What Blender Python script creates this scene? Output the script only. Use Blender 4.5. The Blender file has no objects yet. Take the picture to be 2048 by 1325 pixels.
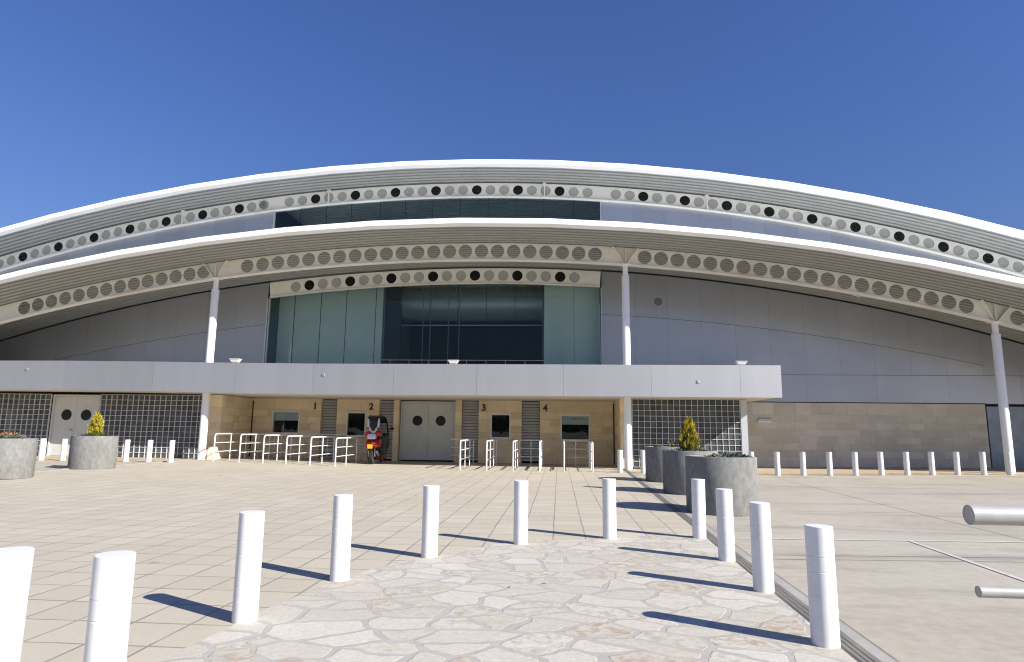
import bpy, bmesh, math, random
from mathutils import Vector, Matrix
random.seed(11)
sc = bpy.context.scene
COL = sc.collection
R = math.radians

# ------------------------------------------------------------------ camera
EYE = Vector((0.0, 0.0, 1.35))
PITCH, ROLL, YAW = math.atan(199 / 1267.0), 0.0118, R(4.3)
cp, sp = math.cos(PITCH), math.sin(PITCH)
fwd = Vector((-math.sin(YAW) * cp, math.cos(YAW) * cp, sp))
rgt = Vector((math.cos(YAW), math.sin(YAW), 0))
up = rgt.cross(fwd)
rg2 = rgt * math.cos(ROLL) + up * math.sin(ROLL)
up2 = up * math.cos(ROLL) - rgt * math.sin(ROLL)
cam = bpy.data.cameras.new('camera')
cam.sensor_width = 36.0
cam.lens = 36.0 * 1267 / 2048
cam.clip_start, cam.clip_end = 0.05, 8000
camo = bpy.data.objects.new('camera', cam)
COL.objects.link(camo)
M4 = Matrix((rg2, up2, -fwd)).transposed().to_4x4()
M4.translation = EYE
camo.matrix_world = M4
sc.camera = camo

# ------------------------------------------------------------------ light
SUN_EL, SUN_AZ = R(32.5), R(28.5)          # sun stands to the right, a little behind the camera
sun_dir = Vector((math.cos(SUN_EL) * math.cos(SUN_AZ), -math.cos(SUN_EL) * math.sin(SUN_AZ), math.sin(SUN_EL)))
w = bpy.data.worlds.new('World')
sc.world = w
w.use_nodes = True
nt = w.node_tree
bg = nt.nodes['Background']
sky = nt.nodes.new('ShaderNodeTexSky')
sky.sky_type = 'NISHITA'
sky.sun_disc = False
sky.sun_elevation = SUN_EL
sky.sun_rotation = math.atan2(sun_dir.x, sun_dir.y)
sky.altitude = 0
sky.air_density = 2.0
sky.dust_density = 0.5
sky.ozone_density = 10.0
tint = nt.nodes.new('ShaderNodeMix')
tint.data_type, tint.blend_type = 'RGBA', 'MULTIPLY'
tint.inputs[0].default_value = 1.0
tint.inputs[7].default_value = (0.77, 0.75, 1.14, 1)
nt.links.new(sky.outputs[0], tint.inputs[6])
nt.links.new(tint.outputs[2], bg.inputs[0])
bg.inputs[1].default_value = 0.05
sl = bpy.data.lights.new('sun', 'SUN')
sl.energy = 4.2
sl.angle = R(0.53)
sl.color = (1.0, 0.955, 0.88)
so = bpy.data.objects.new('sun', sl)
COL.objects.link(so)
so.rotation_euler = sun_dir.to_track_quat('Z', 'Y').to_euler()
so.location = (30, -20, 40)
sc.view_settings.view_transform = 'Standard'
sc.view_settings.look = 'None'
sc.view_settings.exposure = 1.03
sc.view_settings.gamma = 1.0
sc.cycles.filter_width = 1.15

# ------------------------------------------------------------------ materials
class NT:
    def __init__(s, m):
        s.t = m.node_tree
    def n(s, kind, **kw):
        o = s.t.nodes.new(kind)
        for k, v in kw.items():
            if k.startswith('i_'):
                o.inputs[k[2:].replace('_', ' ')].default_value = v
            else:
                setattr(o, k, v)
        return o
    def l(s, a, b):
        s.t.links.new(a, b)

def rgb(c):
    return (c[0], c[1], c[2], 1)

def mixc(N, fac, a, b, mode='MIX'):
    m = N.n('ShaderNodeMix', data_type='RGBA', blend_type=mode)
    for s, v in ((0, fac), (6, a), (7, b)):
        if hasattr(v, 'is_output'):
            N.l(v, m.inputs[s])
        elif s == 0:
            m.inputs[0].default_value = v
        else:
            m.inputs[s].default_value = rgb(v)
    return m.outputs[2]

def ramp(N, src, p0, p1, c0=(0, 0, 0), c1=(1, 1, 1)):
    r = N.n('ShaderNodeValToRGB')
    r.color_ramp.elements[0].position, r.color_ramp.elements[1].position = p0, p1
    r.color_ramp.elements[0].color, r.color_ramp.elements[1].color = rgb(c0), rgb(c1)
    N.l(src, r.inputs[0])
    return r.outputs[0]

def noise(N, vec, scale, detail=4, rough=0.55, dist=0.0):
    o = N.n('ShaderNodeTexNoise')
    o.inputs['Scale'].default_value = scale
    o.inputs['Detail'].default_value = detail
    o.inputs['Roughness'].default_value = rough
    o.inputs['Distortion'].default_value = dist
    if vec is not None:
        N.l(vec, o.inputs['Vector'])
    return o.outputs['Fac']

def start(name):
    m = bpy.data.materials.new(name)
    m.use_nodes = True
    N = NT(m)
    b = m.node_tree.nodes['Principled BSDF']
    co = N.n('ShaderNodeTexCoord').outputs['Object']
    return m, N, b, co

def bump(N, b, h, strength, dist=0.01):
    k = N.n('ShaderNodeBump')
    k.inputs['Strength'].default_value = strength
    k.inputs['Distance'].default_value = dist
    N.l(h, k.inputs['Height'])
    N.l(k.outputs[0], b.inputs['Normal'])

def pbr(name, base, rough=0.6, metal=0.0, var=0.12, scale=2.0, island=0.0, bmp=0.0, bscale=60, spec=0.5, dirt=None, dscale=0.6, stretch=None, spots=None):
    m, N, b, co = start(name)
    vec = co
    if stretch:
        mp = N.n('ShaderNodeMapping')
        mp.inputs['Scale'].default_value = stretch
        N.l(co, mp.inputs[0])
        vec = mp.outputs[0]
    f = noise(N, vec, scale, 6, 0.6)
    c = mixc(N, ramp(N, f, 0.3, 0.7), [x * (1 - var) for x in base], [min(1, x * (1 + var)) for x in base])
    if island:
        g = N.n('ShaderNodeNewGeometry')
        k = N.n('ShaderNodeMapRange')
        k.inputs['To Min'].default_value, k.inputs['To Max'].default_value = 1 - island, 1 + island
        N.l(g.outputs['Random Per Island'], k.inputs[0])
        v = N.n('ShaderNodeVectorMath', operation='SCALE')
        N.l(c, v.inputs[0])
        N.l(k.outputs[0], v.inputs['Scale'])
        c = v.outputs[0]
    if dirt:
        d = noise(N, vec, dscale, 8, 0.65)
        c = mixc(N, ramp(N, d, 0.52, 0.75), c, dirt)
    if spots:
        c = mixc(N, ramp(N, noise(N, co, spots[0], 2, 0.5), spots[1], spots[1] + 0.015), c, spots[2])
    N.l(c, b.inputs['Base Color'])
    b.inputs['Roughness'].default_value = rough
    b.inputs['Metallic'].default_value = metal
    b.inputs['Specular IOR Level'].default_value = spec
    if bmp:
        bump(N, b, noise(N, co, bscale, 3), bmp, 0.01)
    return m

MAT = {}
MAT['white_paint'] = pbr('white_paint', (0.85, 0.855, 0.86), 0.42, var=0.03, scale=3)
MAT['bollard_white'] = pbr('bollard_white', (0.71, 0.715, 0.715), 0.45, var=0.05, scale=14, bmp=0.03, bscale=45, dirt=(0.58, 0.565, 0.525), dscale=7, spots=(26, 0.785, (0.33, 0.31, 0.28)))
MAT['girder_cream'] = pbr('girder_cream', (0.86, 0.84, 0.76), 0.5, var=0.05, scale=1.5, dirt=(0.68, 0.59, 0.46), dscale=0.7)
MAT['girder_pale'] = pbr('girder_pale', (0.84, 0.85, 0.81), 0.5, var=0.05, scale=1.5, dirt=(0.67, 0.66, 0.60), dscale=0.7)
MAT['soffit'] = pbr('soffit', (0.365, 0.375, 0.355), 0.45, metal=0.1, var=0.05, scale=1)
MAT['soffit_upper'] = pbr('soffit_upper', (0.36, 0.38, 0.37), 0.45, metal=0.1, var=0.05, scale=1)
MAT['pale_disc'] = pbr('pale_disc', (0.42, 0.44, 0.41), 0.25, var=0.05, scale=3, island=0.05)
MAT['cladding'] = pbr('cladding', (0.44, 0.455, 0.48), 0.36, metal=0.65, var=0.04, scale=0.8, island=0.05)
MAT['fascia_metal'] = pbr('fascia_metal', (0.47, 0.472, 0.48), 0.5, metal=0.75, var=0.04, scale=1.6, island=0.05, stretch=(1, 1, 0.12))
MAT['galv'] = pbr('galv', (0.55, 0.58, 0.60), 0.45, metal=0.4, var=0.06, scale=6)
MAT['rail_paint'] = pbr('rail_paint', (0.72, 0.71, 0.68), 0.35, var=0.04, scale=10)
MAT['plaster'] = pbr('plaster', (0.62, 0.58, 0.50), 0.85, var=0.03, scale=1.2)
MAT['door_grey'] = pbr('door_grey', (0.54, 0.56, 0.525), 0.45, var=0.05, scale=2, dirt=(0.48, 0.49, 0.455), dscale=1.5)
MAT['louvre_grey'] = pbr('louvre_grey', (0.52, 0.53, 0.52), 0.5, metal=0.1, var=0.06, scale=3)
MAT['dark_gap'] = pbr('dark_gap', (0.02, 0.02, 0.02), 0.9, var=0.02)
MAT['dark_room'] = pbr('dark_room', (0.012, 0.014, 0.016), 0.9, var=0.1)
MAT['pale_wall'] = pbr('pale_wall', (0.72, 0.78, 0.77), 0.9, var=0.03)
MAT['return_wall'] = pbr('return_wall', (0.16, 0.20, 0.24), 0.9, var=0.03)
MAT['duct'] = pbr('duct', (0.42, 0.50, 0.54), 0.4, metal=0.3, var=0.05)
MAT['black_paint'] = pbr('black_paint', (0.008, 0.008, 0.009), 0.3, var=0.05)
MAT['number_black'] = pbr('number_black', (0.025, 0.025, 0.028), 0.5, var=0.05)
MAT['concrete_tub'] = pbr('concrete_tub', (0.20, 0.198, 0.185), 0.9, var=0.22, scale=16, bmp=0.45, bscale=90, dirt=(0.135, 0.132, 0.12), dscale=2.2, stretch=(1, 1, 0.55))
MAT['soil'] = pbr('soil', (0.075, 0.05, 0.032), 0.95, var=0.35, scale=25, bmp=0.6, bscale=60)
MAT['stone_buff'] = pbr('stone_buff', (0.74, 0.605, 0.405), 0.85, var=0.1, scale=2.2, island=0.13, bmp=0.15, bscale=45, dirt=(0.64, 0.49, 0.30), dscale=1.1)
MAT['stone_grey'] = pbr('stone_grey', (0.67, 0.605, 0.475), 0.85, var=0.09, scale=2.2, island=0.11, bmp=0.15, bscale=45, dirt=(0.58, 0.48, 0.35), dscale=1.1)
MAT['mortar_frame'] = pbr('mortar_frame', (0.55, 0.57, 0.56), 0.6, var=0.04)
MAT['white_line'] = pbr('white_line', (0.50, 0.48, 0.44), 0.85, var=0.14, scale=14, dirt=(0.39, 0.355, 0.30), dscale=5)
MAT['joint_dark'] = pbr('joint_dark', (0.20, 0.18, 0.155), 0.9, var=0.2, scale=6)
MAT['kerb'] = pbr('kerb', (0.33, 0.315, 0.29), 0.9, var=0.1, scale=4, bmp=0.2)
MAT['drain_steel'] = pbr('drain_steel', (0.20, 0.185, 0.16), 0.7, metal=0.15, var=0.15, scale=8)
MAT['leaf_gold'] = pbr('leaf_gold', (0.52, 0.40, 0.03), 0.6, var=0.25, scale=9, island=0.4)
MAT['leaf_green'] = pbr('leaf_green', (0.13, 0.15, 0.02), 0.6, var=0.25, scale=9, island=0.35)
MAT['leaf_silver'] = pbr('leaf_silver', (0.14, 0.17, 0.13), 0.7, var=0.2, scale=9, island=0.35)
MAT['leaf_dark'] = pbr('leaf_dark', (0.05, 0.075, 0.035), 0.6, var=0.25, scale=9, island=0.35)
MAT['bark'] = pbr('bark', (0.09, 0.06, 0.04), 0.9, var=0.2, scale=20)
MAT['petal_orange'] = pbr('petal_orange', (0.58, 0.17, 0.03), 0.6, var=0.15, scale=30, island=0.3)
MAT['petal_red'] = pbr('petal_red', (0.40, 0.10, 0.07), 0.6, var=0.15, scale=30, island=0.3)
MAT['petal_yellow'] = pbr('petal_yellow', (0.62, 0.30, 0.03), 0.6, var=0.15, scale=30, island=0.3)
MAT['red_paint'] = pbr('red_paint', (0.42, 0.012, 0.014), 0.22, var=0.05, scale=3)
MAT['silver_paint'] = pbr('silver_paint', (0.55, 0.57, 0.62), 0.35, metal=0.25, var=0.03)
MAT['rubber'] = pbr('rubber', (0.011, 0.011, 0.012), 0.7, var=0.2, scale=20)
MAT['chrome'] = pbr('chrome', (0.55, 0.5, 0.44), 0.3, metal=0.9, var=0.1, scale=9)
MAT['plate_yellow'] = pbr('plate_yellow', (0.75, 0.42, 0.01), 0.5, var=0.04)
MAT['lamp_white'] = pbr('lamp_white', (0.82, 0.72, 0.72), 0.15, var=0.05)
MAT['lamp_amber'] = pbr('lamp_amber', (0.7, 0.25, 0.05), 0.15, var=0.05)
MAT['mirror_glass'] = pbr('mirror_glass', (0.8, 0.82, 0.85), 0.05, metal=1.0, var=0.01)
MAT['reflection_pale'] = pbr('reflection_pale', (0.72, 0.76, 0.75), 0.8, var=0.04)  # pale tone of the sky reflection painted into two ticket windows
MAT['lettering'] = pbr('lettering', (0.10, 0.12, 0.13), 0.8, var=0.04)
MAT['bar_steel'] = pbr('bar_steel', (0.37, 0.37, 0.36), 0.5, metal=0.1, var=0.08, scale=14, dirt=(0.31, 0.30, 0.275), dscale=6)
MAT['bar_end'] = pbr('bar_end', (0.42, 0.39, 0.35), 0.8, var=0.15, scale=14)

def glass(name, tint, refl=1.0, rough=0.0):
    m, N, b, co = start(name)
    out = m.node_tree.nodes['Material Output']
    tr = N.n('ShaderNodeBsdfTransparent')
    tr.inputs[0].default_value = rgb(tint)
    gl = N.n('ShaderNodeBsdfGlossy')
    gl.inputs['Roughness'].default_value = rough
    gl.inputs['Color'].default_value = (0.95, 1.0, 1.0, 1)
    fr = N.n('ShaderNodeFresnel')
    fr.inputs[0].default_value = 1.5
    ml = N.n('ShaderNodeMath', operation='MULTIPLY')
    ml.inputs[1].default_value = refl
    N.l(fr.outputs[0], ml.inputs[0])
    nz = noise(N, co, 0.9, 2)
    bp = N.n('ShaderNodeBump')
    bp.inputs['Strength'].default_value = 0.02
    bp.inputs['Distance'].default_value = 0.05
    N.l(nz, bp.inputs['Height'])
    N.l(bp.outputs[0], gl.inputs['Normal'])
    mx = N.n('ShaderNodeMixShader')
    N.l(ml.outputs[0], mx.inputs[0])
    N.l(tr.outputs[0], mx.inputs[1])
    N.l(gl.outputs[0], mx.inputs[2])
    N.l(mx.outputs[0], out.inputs[0])
    return m
MAT['teal_glass'] = glass('teal_glass', (0.76, 0.88, 0.87), 0.85)
MAT['clear_glass'] = glass('clear_glass', (0.82, 0.88, 0.88), 0.5)
MAT['screen_glass'] = glass('screen_glass', (0.75, 0.78, 0.8), 1.2)

def dark_glass(name, c, rough=0.06, island=0.0):
    m = pbr(name, c, rough, var=0.1, scale=2, island=island)
    m.node_tree.nodes['Principled BSDF'].inputs['IOR'].default_value = 1.5
    return m
MAT['dark_glass'] = dark_glass('dark_glass', (0.006, 0.008, 0.008), 0.12)
m = dark_glass('block_glass', (0.065, 0.075, 0.078), 0.18, island=0.35)
N = NT(m)
bump(N, m.node_tree.nodes['Principled BSDF'], noise(N, N.n('ShaderNodeTexCoord').outputs['Object'], 14, 2), 0.25, 0.02)
MAT['block_glass'] = m

# ground: pale worn concrete
def mat_ground():
    m, N, b, co = start('apron_concrete')
    a = noise(N, co, 0.35, 8, 0.65, 0.6)
    c = mixc(N, ramp(N, a, 0.30, 0.72), (0.305, 0.270, 0.205), (0.43, 0.392, 0.315))
    f = noise(N, co, 7, 6, 0.7)
    c = mixc(N, ramp(N, f, 0.35, 0.7), c, mixc(N, 0.5, c, (0.50, 0.46, 0.40)))
    mp = N.n('ShaderNodeMapping')
    mp.inputs['Scale'].default_value = (0.32, 1.7, 1)
    mp.inputs['Location'].default_value = (3.1, 0.4, 0)
    N.l(co, mp.inputs[0])
    s = noise(N, mp.outputs[0], 0.75, 6, 0.62, 0.4)
    c = mixc(N, ramp(N, s, 0.55, 0.72), c, (0.25, 0.23, 0.20))
    sx = N.n('ShaderNodeSeparateXYZ')
    N.l(co, sx.inputs[0])
    for a0, b0, wd, x0 in ((7.42, 0.07, 0.34, 1.9), (11.4, 0.03, 0.22, 3.5), (15.2, 0.05, 0.30, 6.5)):
        q1 = N.n('ShaderNodeMath', operation='MULTIPLY_ADD')
        N.l(sx.outputs[0], q1.inputs[0])
        q1.inputs[1].default_value, q1.inputs[2].default_value = -b0, -a0
        q2 = N.n('ShaderNodeMath', operation='ADD')
        N.l(q1.outputs[0], q2.inputs[0])
        N.l(sx.outputs[1], q2.inputs[1])
        q3 = N.n('ShaderNodeMath', operation='ABSOLUTE')
        N.l(q2.outputs[0], q3.inputs[0])
        q4 = N.n('ShaderNodeMapRange')
        q4.inputs['From Min'].default_value, q4.inputs['From Max'].default_value = wd, wd * 0.3
        N.l(q3.outputs[0], q4.inputs[0])
        q5 = N.n('ShaderNodeMapRange')
        q5.inputs['From Min'].default_value, q5.inputs['From Max'].default_value = x0, x0 + 0.8
        N.l(sx.outputs[0], q5.inputs[0])
        q6 = N.n('ShaderNodeMath', operation='MULTIPLY')
        N.l(q4.outputs[0], q6.inputs[0])
        N.l(q5.outputs[0], q6.inputs[1])
        q7 = N.n('ShaderNodeMath', operation='MULTIPLY')
        N.l(q6.outputs[0], q7.inputs[0])
        N.l(ramp(N, noise(N, mp.outputs[0], 1.6 + wd, 6, 0.65), 0.36, 0.66), q7.inputs[1])
        c = mixc(N, q7.outputs[0], c, (0.27, 0.252, 0.228))
    sp_ = noise(N, co, 2.3, 3, 0.5)
    c = mixc(N, ramp(N, sp_, 0.74, 0.80), c, (0.20, 0.175, 0.15))
    g = noise(N, co, 120, 2, 0.5)
    c = mixc(N, 0.14, c, g, 'OVERLAY')
    N.l(c, b.inputs['Base Color'])
    b.inputs['Roughness'].default_value = 0.85
    bump(N, b, noise(N, co, 70, 4, 0.7), 0.25, 0.008)
    return m
MAT['apron'] = mat_ground()

def mat_pavers(name, lo, hi, mort, sx, sy, ox=0.0, oy=0.0, lowc=0.55):
    m, N, b, co = start(name)
    mp = N.n('ShaderNodeMapping')
    mp.inputs['Location'].default_value = (ox, oy, 0)
    N.l(co, mp.inputs[0])
    wob = N.n('ShaderNodeTexNoise')
    wob.inputs['Scale'].default_value = 1.3
    N.l(co, wob.inputs['Vector'])
    add = N.n('ShaderNodeVectorMath', operation='MULTIPLY_ADD')
    N.l(wob.outputs['Color'], add.inputs[0])
    add.inputs[1].default_value = (0.035, 0.05, 0)
    N.l(mp.outputs[0], add.inputs[2])
    br = N.n('ShaderNodeTexBrick')
    br.offset = 0.0
    br.squash = 1.0
    br.inputs['Scale'].default_value = 1.0
    br.inputs['Mortar Size'].default_value = 0.0115
    br.inputs['Mortar Smooth'].default_value = 0.35
    br.inputs['Brick Width'].default_value = sx
    br.inputs['Row Height'].default_value = sy
    br.inputs['Color1'].default_value = (0, 0, 0, 1)
    br.inputs['Color2'].default_value = (1, 1, 1, 1)
    br.inputs['Mortar'].default_value = (0.5, 0.5, 0.5, 1)
    N.l(add.outputs[0], br.inputs['Vector'])
    cc = mixc(N, br.outputs['Color'], lo, hi)
    n1 = noise(N, co, 0.45, 6, 0.6)
    cc = mixc(N, ramp(N, n1, 0.35, 0.7), cc, mixc(N, 0.6, cc, [v * 0.93 for v in lo]))
    n2 = noise(N, co, 11, 6, 0.7)
    cc = mixc(N, ramp(N, n2, 0.45, 0.8), cc, mixc(N, 0.4, cc, (hi[0] * 1.1, hi[1] * 0.98, hi[2] * 0.86)))
    sp_ = noise(N, co, 3.1, 3, 0.5)
    cc = mixc(N, ramp(N, sp_, 0.735, 0.77), cc, (0.24, 0.20, 0.15))
    g = noise(N, co, 150, 2, 0.5)
    cc = mixc(N, 0.12, cc, g, 'OVERLAY')
    mj = noise(N, co, 1.9, 4, 0.6)
    mcol = mixc(N, ramp(N, mj, 0.40, 0.62), mort, [x * lowc + y * (1 - lowc) for x, y in zip(mort, lo)])
    cc = mixc(N, br.outputs['Fac'], cc, mcol)
    N.l(cc, b.inputs['Base Color'])
    b.inputs['Roughness'].default_value = 0.8
    inv = N.n('ShaderNodeMath', operation='MULTIPLY_ADD')
    N.l(br.outputs['Fac'], inv.inputs[0])
    inv.inputs[1].default_value = -1.0
    N.l(noise(N, co, 40, 4, 0.7), inv.inputs[2])
    bump(N, b, inv.outputs[0], 0.25, 0.008)
    return m
MAT['pavers'] = mat_pavers('plaza_pavers', (0.43, 0.385, 0.30), (0.495, 0.45, 0.358), (0.22, 0.205, 0.175), 0.41, 0.46, 0.06, 0.12)
MAT['tan_pavers'] = mat_pavers('strip_pavers', (0.44, 0.35, 0.235), (0.50, 0.41, 0.29), (0.26, 0.21, 0.15), 0.41, 0.41, 0.0, 0.0)

def mat_flag():
    m, N, b, co = start('flagstones')
    wob = N.n('ShaderNodeTexNoise')
    wob.inputs['Scale'].default_value = 3.2
    wob.inputs['Detail'].default_value = 3
    N.l(co, wob.inputs['Vector'])
    add = N.n('ShaderNodeVectorMath', operation='MULTIPLY_ADD')
    N.l(wob.outputs['Color'], add.inputs[0])
    add.inputs[1].default_value = (0.16, 0.16, 0)
    N.l(co, add.inputs[2])
    big = N.n('ShaderNodeTexNoise')
    big.inputs['Scale'].default_value = 0.9
    N.l(co, big.inputs['Vector'])
    add2 = N.n('ShaderNodeVectorMath', operation='MULTIPLY_ADD')
    N.l(big.outputs['Color'], add2.inputs[0])
    add2.inputs[1].default_value = (0.55, 0.55, 0)
    N.l(add.outputs[0], add2.inputs[2])
    mp = N.n('ShaderNodeMapping')
    mp.inputs['Rotation'].default_value = (0, 0, 0.35)
    mp.inputs['Scale'].default_value = (1.0, 1.45, 0)
    N.l(add2.outputs[0], mp.inputs[0])
    ve = N.n('ShaderNodeTexVoronoi', feature='DISTANCE_TO_EDGE', voronoi_dimensions='2D')
    vc = N.n('ShaderNodeTexVoronoi', feature='F1', voronoi_dimensions='2D')
    for v in (ve, vc):
        v.inputs['Scale'].default_value = 2.55
        v.inputs['Randomness'].default_value = 1.0
        N.l(mp.outputs[0], v.inputs['Vector'])
    sepc = N.n('ShaderNodeSeparateColor')
    N.l(vc.outputs['Color'], sepc.inputs[0])
    c = mixc(N, sepc.outputs[0], (0.455, 0.42, 0.345), (0.52, 0.49, 0.425))
    c = mixc(N, ramp(N, sepc.outputs[1], 0.72, 0.95), c, (0.455, 0.41, 0.345))
    rgh = noise(N, co, 9, 8, 0.75)
    pit = N.n('ShaderNodeMath', operation='MULTIPLY')
    N.l(ramp(N, rgh, 0.47, 0.60), pit.inputs[0])
    N.l(ramp(N, sepc.outputs[2], 0.35, 0.95), pit.inputs[1])
    c = mixc(N, pit.outputs[0], c, (0.34, 0.275, 0.195))
    n2 = noise(N, co, 28, 6, 0.7)
    c = mixc(N, 0.34, c, n2, 'OVERLAY')
    # joint width wanders
    jw = noise(N, co, 2.0, 4, 0.6)
    th = N.n('ShaderNodeMapRange')
    th.inputs['From Min'].default_value, th.inputs['From Max'].default_value = 0.3, 0.7
    th.inputs['To Min'].default_value, th.inputs['To Max'].default_value = 0.02, 0.10
    N.l(jw, th.inputs[0])
    sub = N.n('ShaderNodeMath', operation='SUBTRACT')
    N.l(ve.outputs['Distance'], sub.inputs[0])
    N.l(th.outputs[0], sub.inputs[1])
    ed = ramp(N, sub.outputs[0], 0.0, 0.02)
    mj = mixc(N, ramp(N, noise(N, co, 5, 6, 0.7), 0.3, 0.7), (0.35, 0.33, 0.285), (0.43, 0.405, 0.36))
    sp_ = noise(N, co, 5.3, 2, 0.5)
    c = mixc(N, ed, mj, c)
    c = mixc(N, ramp(N, sp_, 0.755, 0.775), c, (0.20, 0.13, 0.09))
    N.l(c, b.inputs['Base Color'])
    b.inputs['Roughness'].default_value = 0.8
    h = N.n('ShaderNodeMath', operation='MULTIPLY_ADD')
    N.l(rgh, h.inputs[0])
    h.inputs[1].default_value = 0.5
    N.l(ed, h.inputs[2])
    bump(N, b, h.outputs[0], 0.3, 0.012)
    return m
MAT['flag'] = mat_flag()

# ------------------------------------------------------------------ mesh helpers
class MB:
    def __init__(s):
        s.v, s.f = [], []
    def add(s, vs, fs):
        o = len(s.v)
        s.v += [tuple(p) for p in vs]
        s.f += [tuple(i + o for i in f) for f in fs]
    def box(s, x0, x1, y0, y1, z0, z1):
        s.add([(x0, y0, z0), (x1, y0, z0), (x1, y1, z0), (x0, y1, z0), (x0, y0, z1), (x1, y0, z1), (x1, y1, z1), (x0, y1, z1)],
              [(0, 3, 2, 1), (4, 5, 6, 7), (0, 1, 5, 4), (1, 2, 6, 5), (2, 3, 7, 6), (3, 0, 4, 7)])
    def quad(s, a, b, c, d):
        s.add([a, b, c, d], [(0, 1, 2, 3)])
    def lathe(s, prof, n=24, cx=0, cy=0, caps=True):
        o = len(s.v)
        for r, z in prof:
            for k in range(n):
                a = 2 * math.pi * k / n
                s.v.append((cx + r * math.cos(a), cy + r * math.sin(a), z))
        for i in range(len(prof) - 1):
            for k in range(n):
                k2 = (k + 1) % n
                s.f.append((o + i * n + k, o + i * n + k2, o + (i + 1) * n + k2, o + (i + 1) * n + k))
        if caps:
            s.f.append(tuple(o + k for k in range(n))[::-1])
            s.f.append(tuple(o + (len(prof) - 1) * n + k for k in range(n)))
    def tube(s, path, r, n=10, caps=True):
        path = [Vector(p) for p in path]
        rs = r if isinstance(r, (list, tuple)) else [r] * len(path)
        o = len(s.v)
        ref = None
        for i, p in enumerate(path):
            d = (path[min(i + 1, len(path) - 1)] - path[max(i - 1, 0)]).normalized()
            if ref is None:
                ref = Vector((0, 0, 1)) if abs(d.z) < 0.9 else Vector((1, 0, 0))
            a = d.cross(ref).normalized()
            bb = a.cross(d).normalized()
            ref = bb
            for k in range(n):
                t = 2 * math.pi * k / n
                s.v.append(tuple(p + (a * math.cos(t) + bb * math.sin(t)) * rs[i]))
        for i in range(len(path) - 1):
            for k in range(n):
                k2 = (k + 1) % n
                s.f.append((o + i * n + k, o + i * n + k2, o + (i + 1) * n + k2, o + (i + 1) * n + k))
        if caps:
            s.f.append(tuple(o + k for k in range(n))[::-1])
            s.f.append(tuple(o + (len(path) - 1) * n + k for k in range(n)))
    def prism_yz(s, pts, x0, x1):
        n = len(pts)
        s.add([(x0, y, z) for y, z in pts] + [(x1, y, z) for y, z in pts],
              [tuple(range(n))[::-1], tuple(range(n, 2 * n))] + [(i, (i + 1) % n, n + (i + 1) % n, n + i) for i in range(n)])
    def prism_xz(s, pts, y0, y1):
        n = len(pts)
        s.add([(x, y0, z) for x, z in pts] + [(x, y1, z) for x, z in pts],
              [tuple(range(n)), tuple(range(n, 2 * n))[::-1]] + [(i, n + i, n + (i + 1) % n, (i + 1) % n) for i in range(n)])
    def build(s, name, mat, parent=None, smooth=False, bevel=0.0, seg=2, sharp=30):
        me = bpy.data.meshes.new(name)
        me.from_pydata(s.v, [], s.f)
        me.validate()
        bm = bmesh.new()
        bm.from_mesh(me)
        bmesh.ops.recalc_face_normals(bm, faces=bm.faces)
        if bevel:
            es = [e for e in bm.edges if len(e.link_faces) == 2 and e.calc_face_angle(0) > 0.5]
            bmesh.ops.bevel(bm, geom=es, offset=bevel, segments=seg, affect='EDGES', profile=0.5)
        bm.to_mesh(me)
        bm.free()
        mm = MAT[mat] if isinstance(mat, str) else mat
        me.materials.append(mm)
        if smooth:
            for p in me.polygons:
                p.use_smooth = True
            me.set_sharp_from_angle(angle=R(sharp))
        o = bpy.data.objects.new(name, me)
        COL.objects.link(o)
        if parent is not None:
            par(o, parent)
        return o

def par(o, p):
    """child stays where its mesh coordinates put it in the world"""
    o.parent = p
    if p.get('abs'):                     # an Empty whose parts are modelled in world coordinates
        o.matrix_parent_inverse = Matrix.Translation(-Vector(p['abs']))

def tag(o, label=None, cat=None, group=None, kind=None):
    if label: o['label'] = label
    if cat: o['category'] = cat
    if group: o['group'] = group
    if kind: o['kind'] = kind
    return o

def empty(name, loc, rz=0.0):
    o = bpy.data.objects.new(name, None)
    o.empty_display_size = 0.3
    COL.objects.link(o)
    o.location = loc
    o.rotation_euler = (0, 0, rz)
    return o

def copy_tree(o, parent=None):
    c = o.copy()
    COL.objects.link(c)
    if parent is not None:
        c.parent = parent
    for ch in list(o.children):
        copy_tree(ch, c)
    return c

def sstep(a, b, x):
    t = max(0.0, min(1.0, (x - a) / (b - a)))
    return t * t * (3 - 2 * t)

def gz(x, y):
    """the forecourt falls very slightly towards the middle, for drainage"""
    h = 0.13 * sstep(-5.5, -13.5, x) if x < 0 else 0.10 * sstep(5, 17, x)
    return h * sstep(9, 17, y)

def sheet(name, mat, xs, ys, dz, edge=None, kind='structure', parent=None):
    """ground sheet on a grid; edge(x_index_fraction, y) may bend the x limits"""
    mb = MB()
    for y in ys:
        for x in xs:
            xx = edge(x, y) if edge else x
            mb.v.append((xx, y, gz(xx, y) + dz))
    n = len(xs)
    for j in range(len(ys) - 1):
        for i in range(n - 1):
            mb.f.append((j * n + i, j * n + i + 1, (j + 1) * n + i + 1, (j + 1) * n + i))
    o = mb.build(name, mat, parent, smooth=True)
    if kind:
        o['kind'] = kind
    return o

def fr(a, b, n):
    return [a + (b - a) * i / n for i in range(n + 1)]

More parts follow.
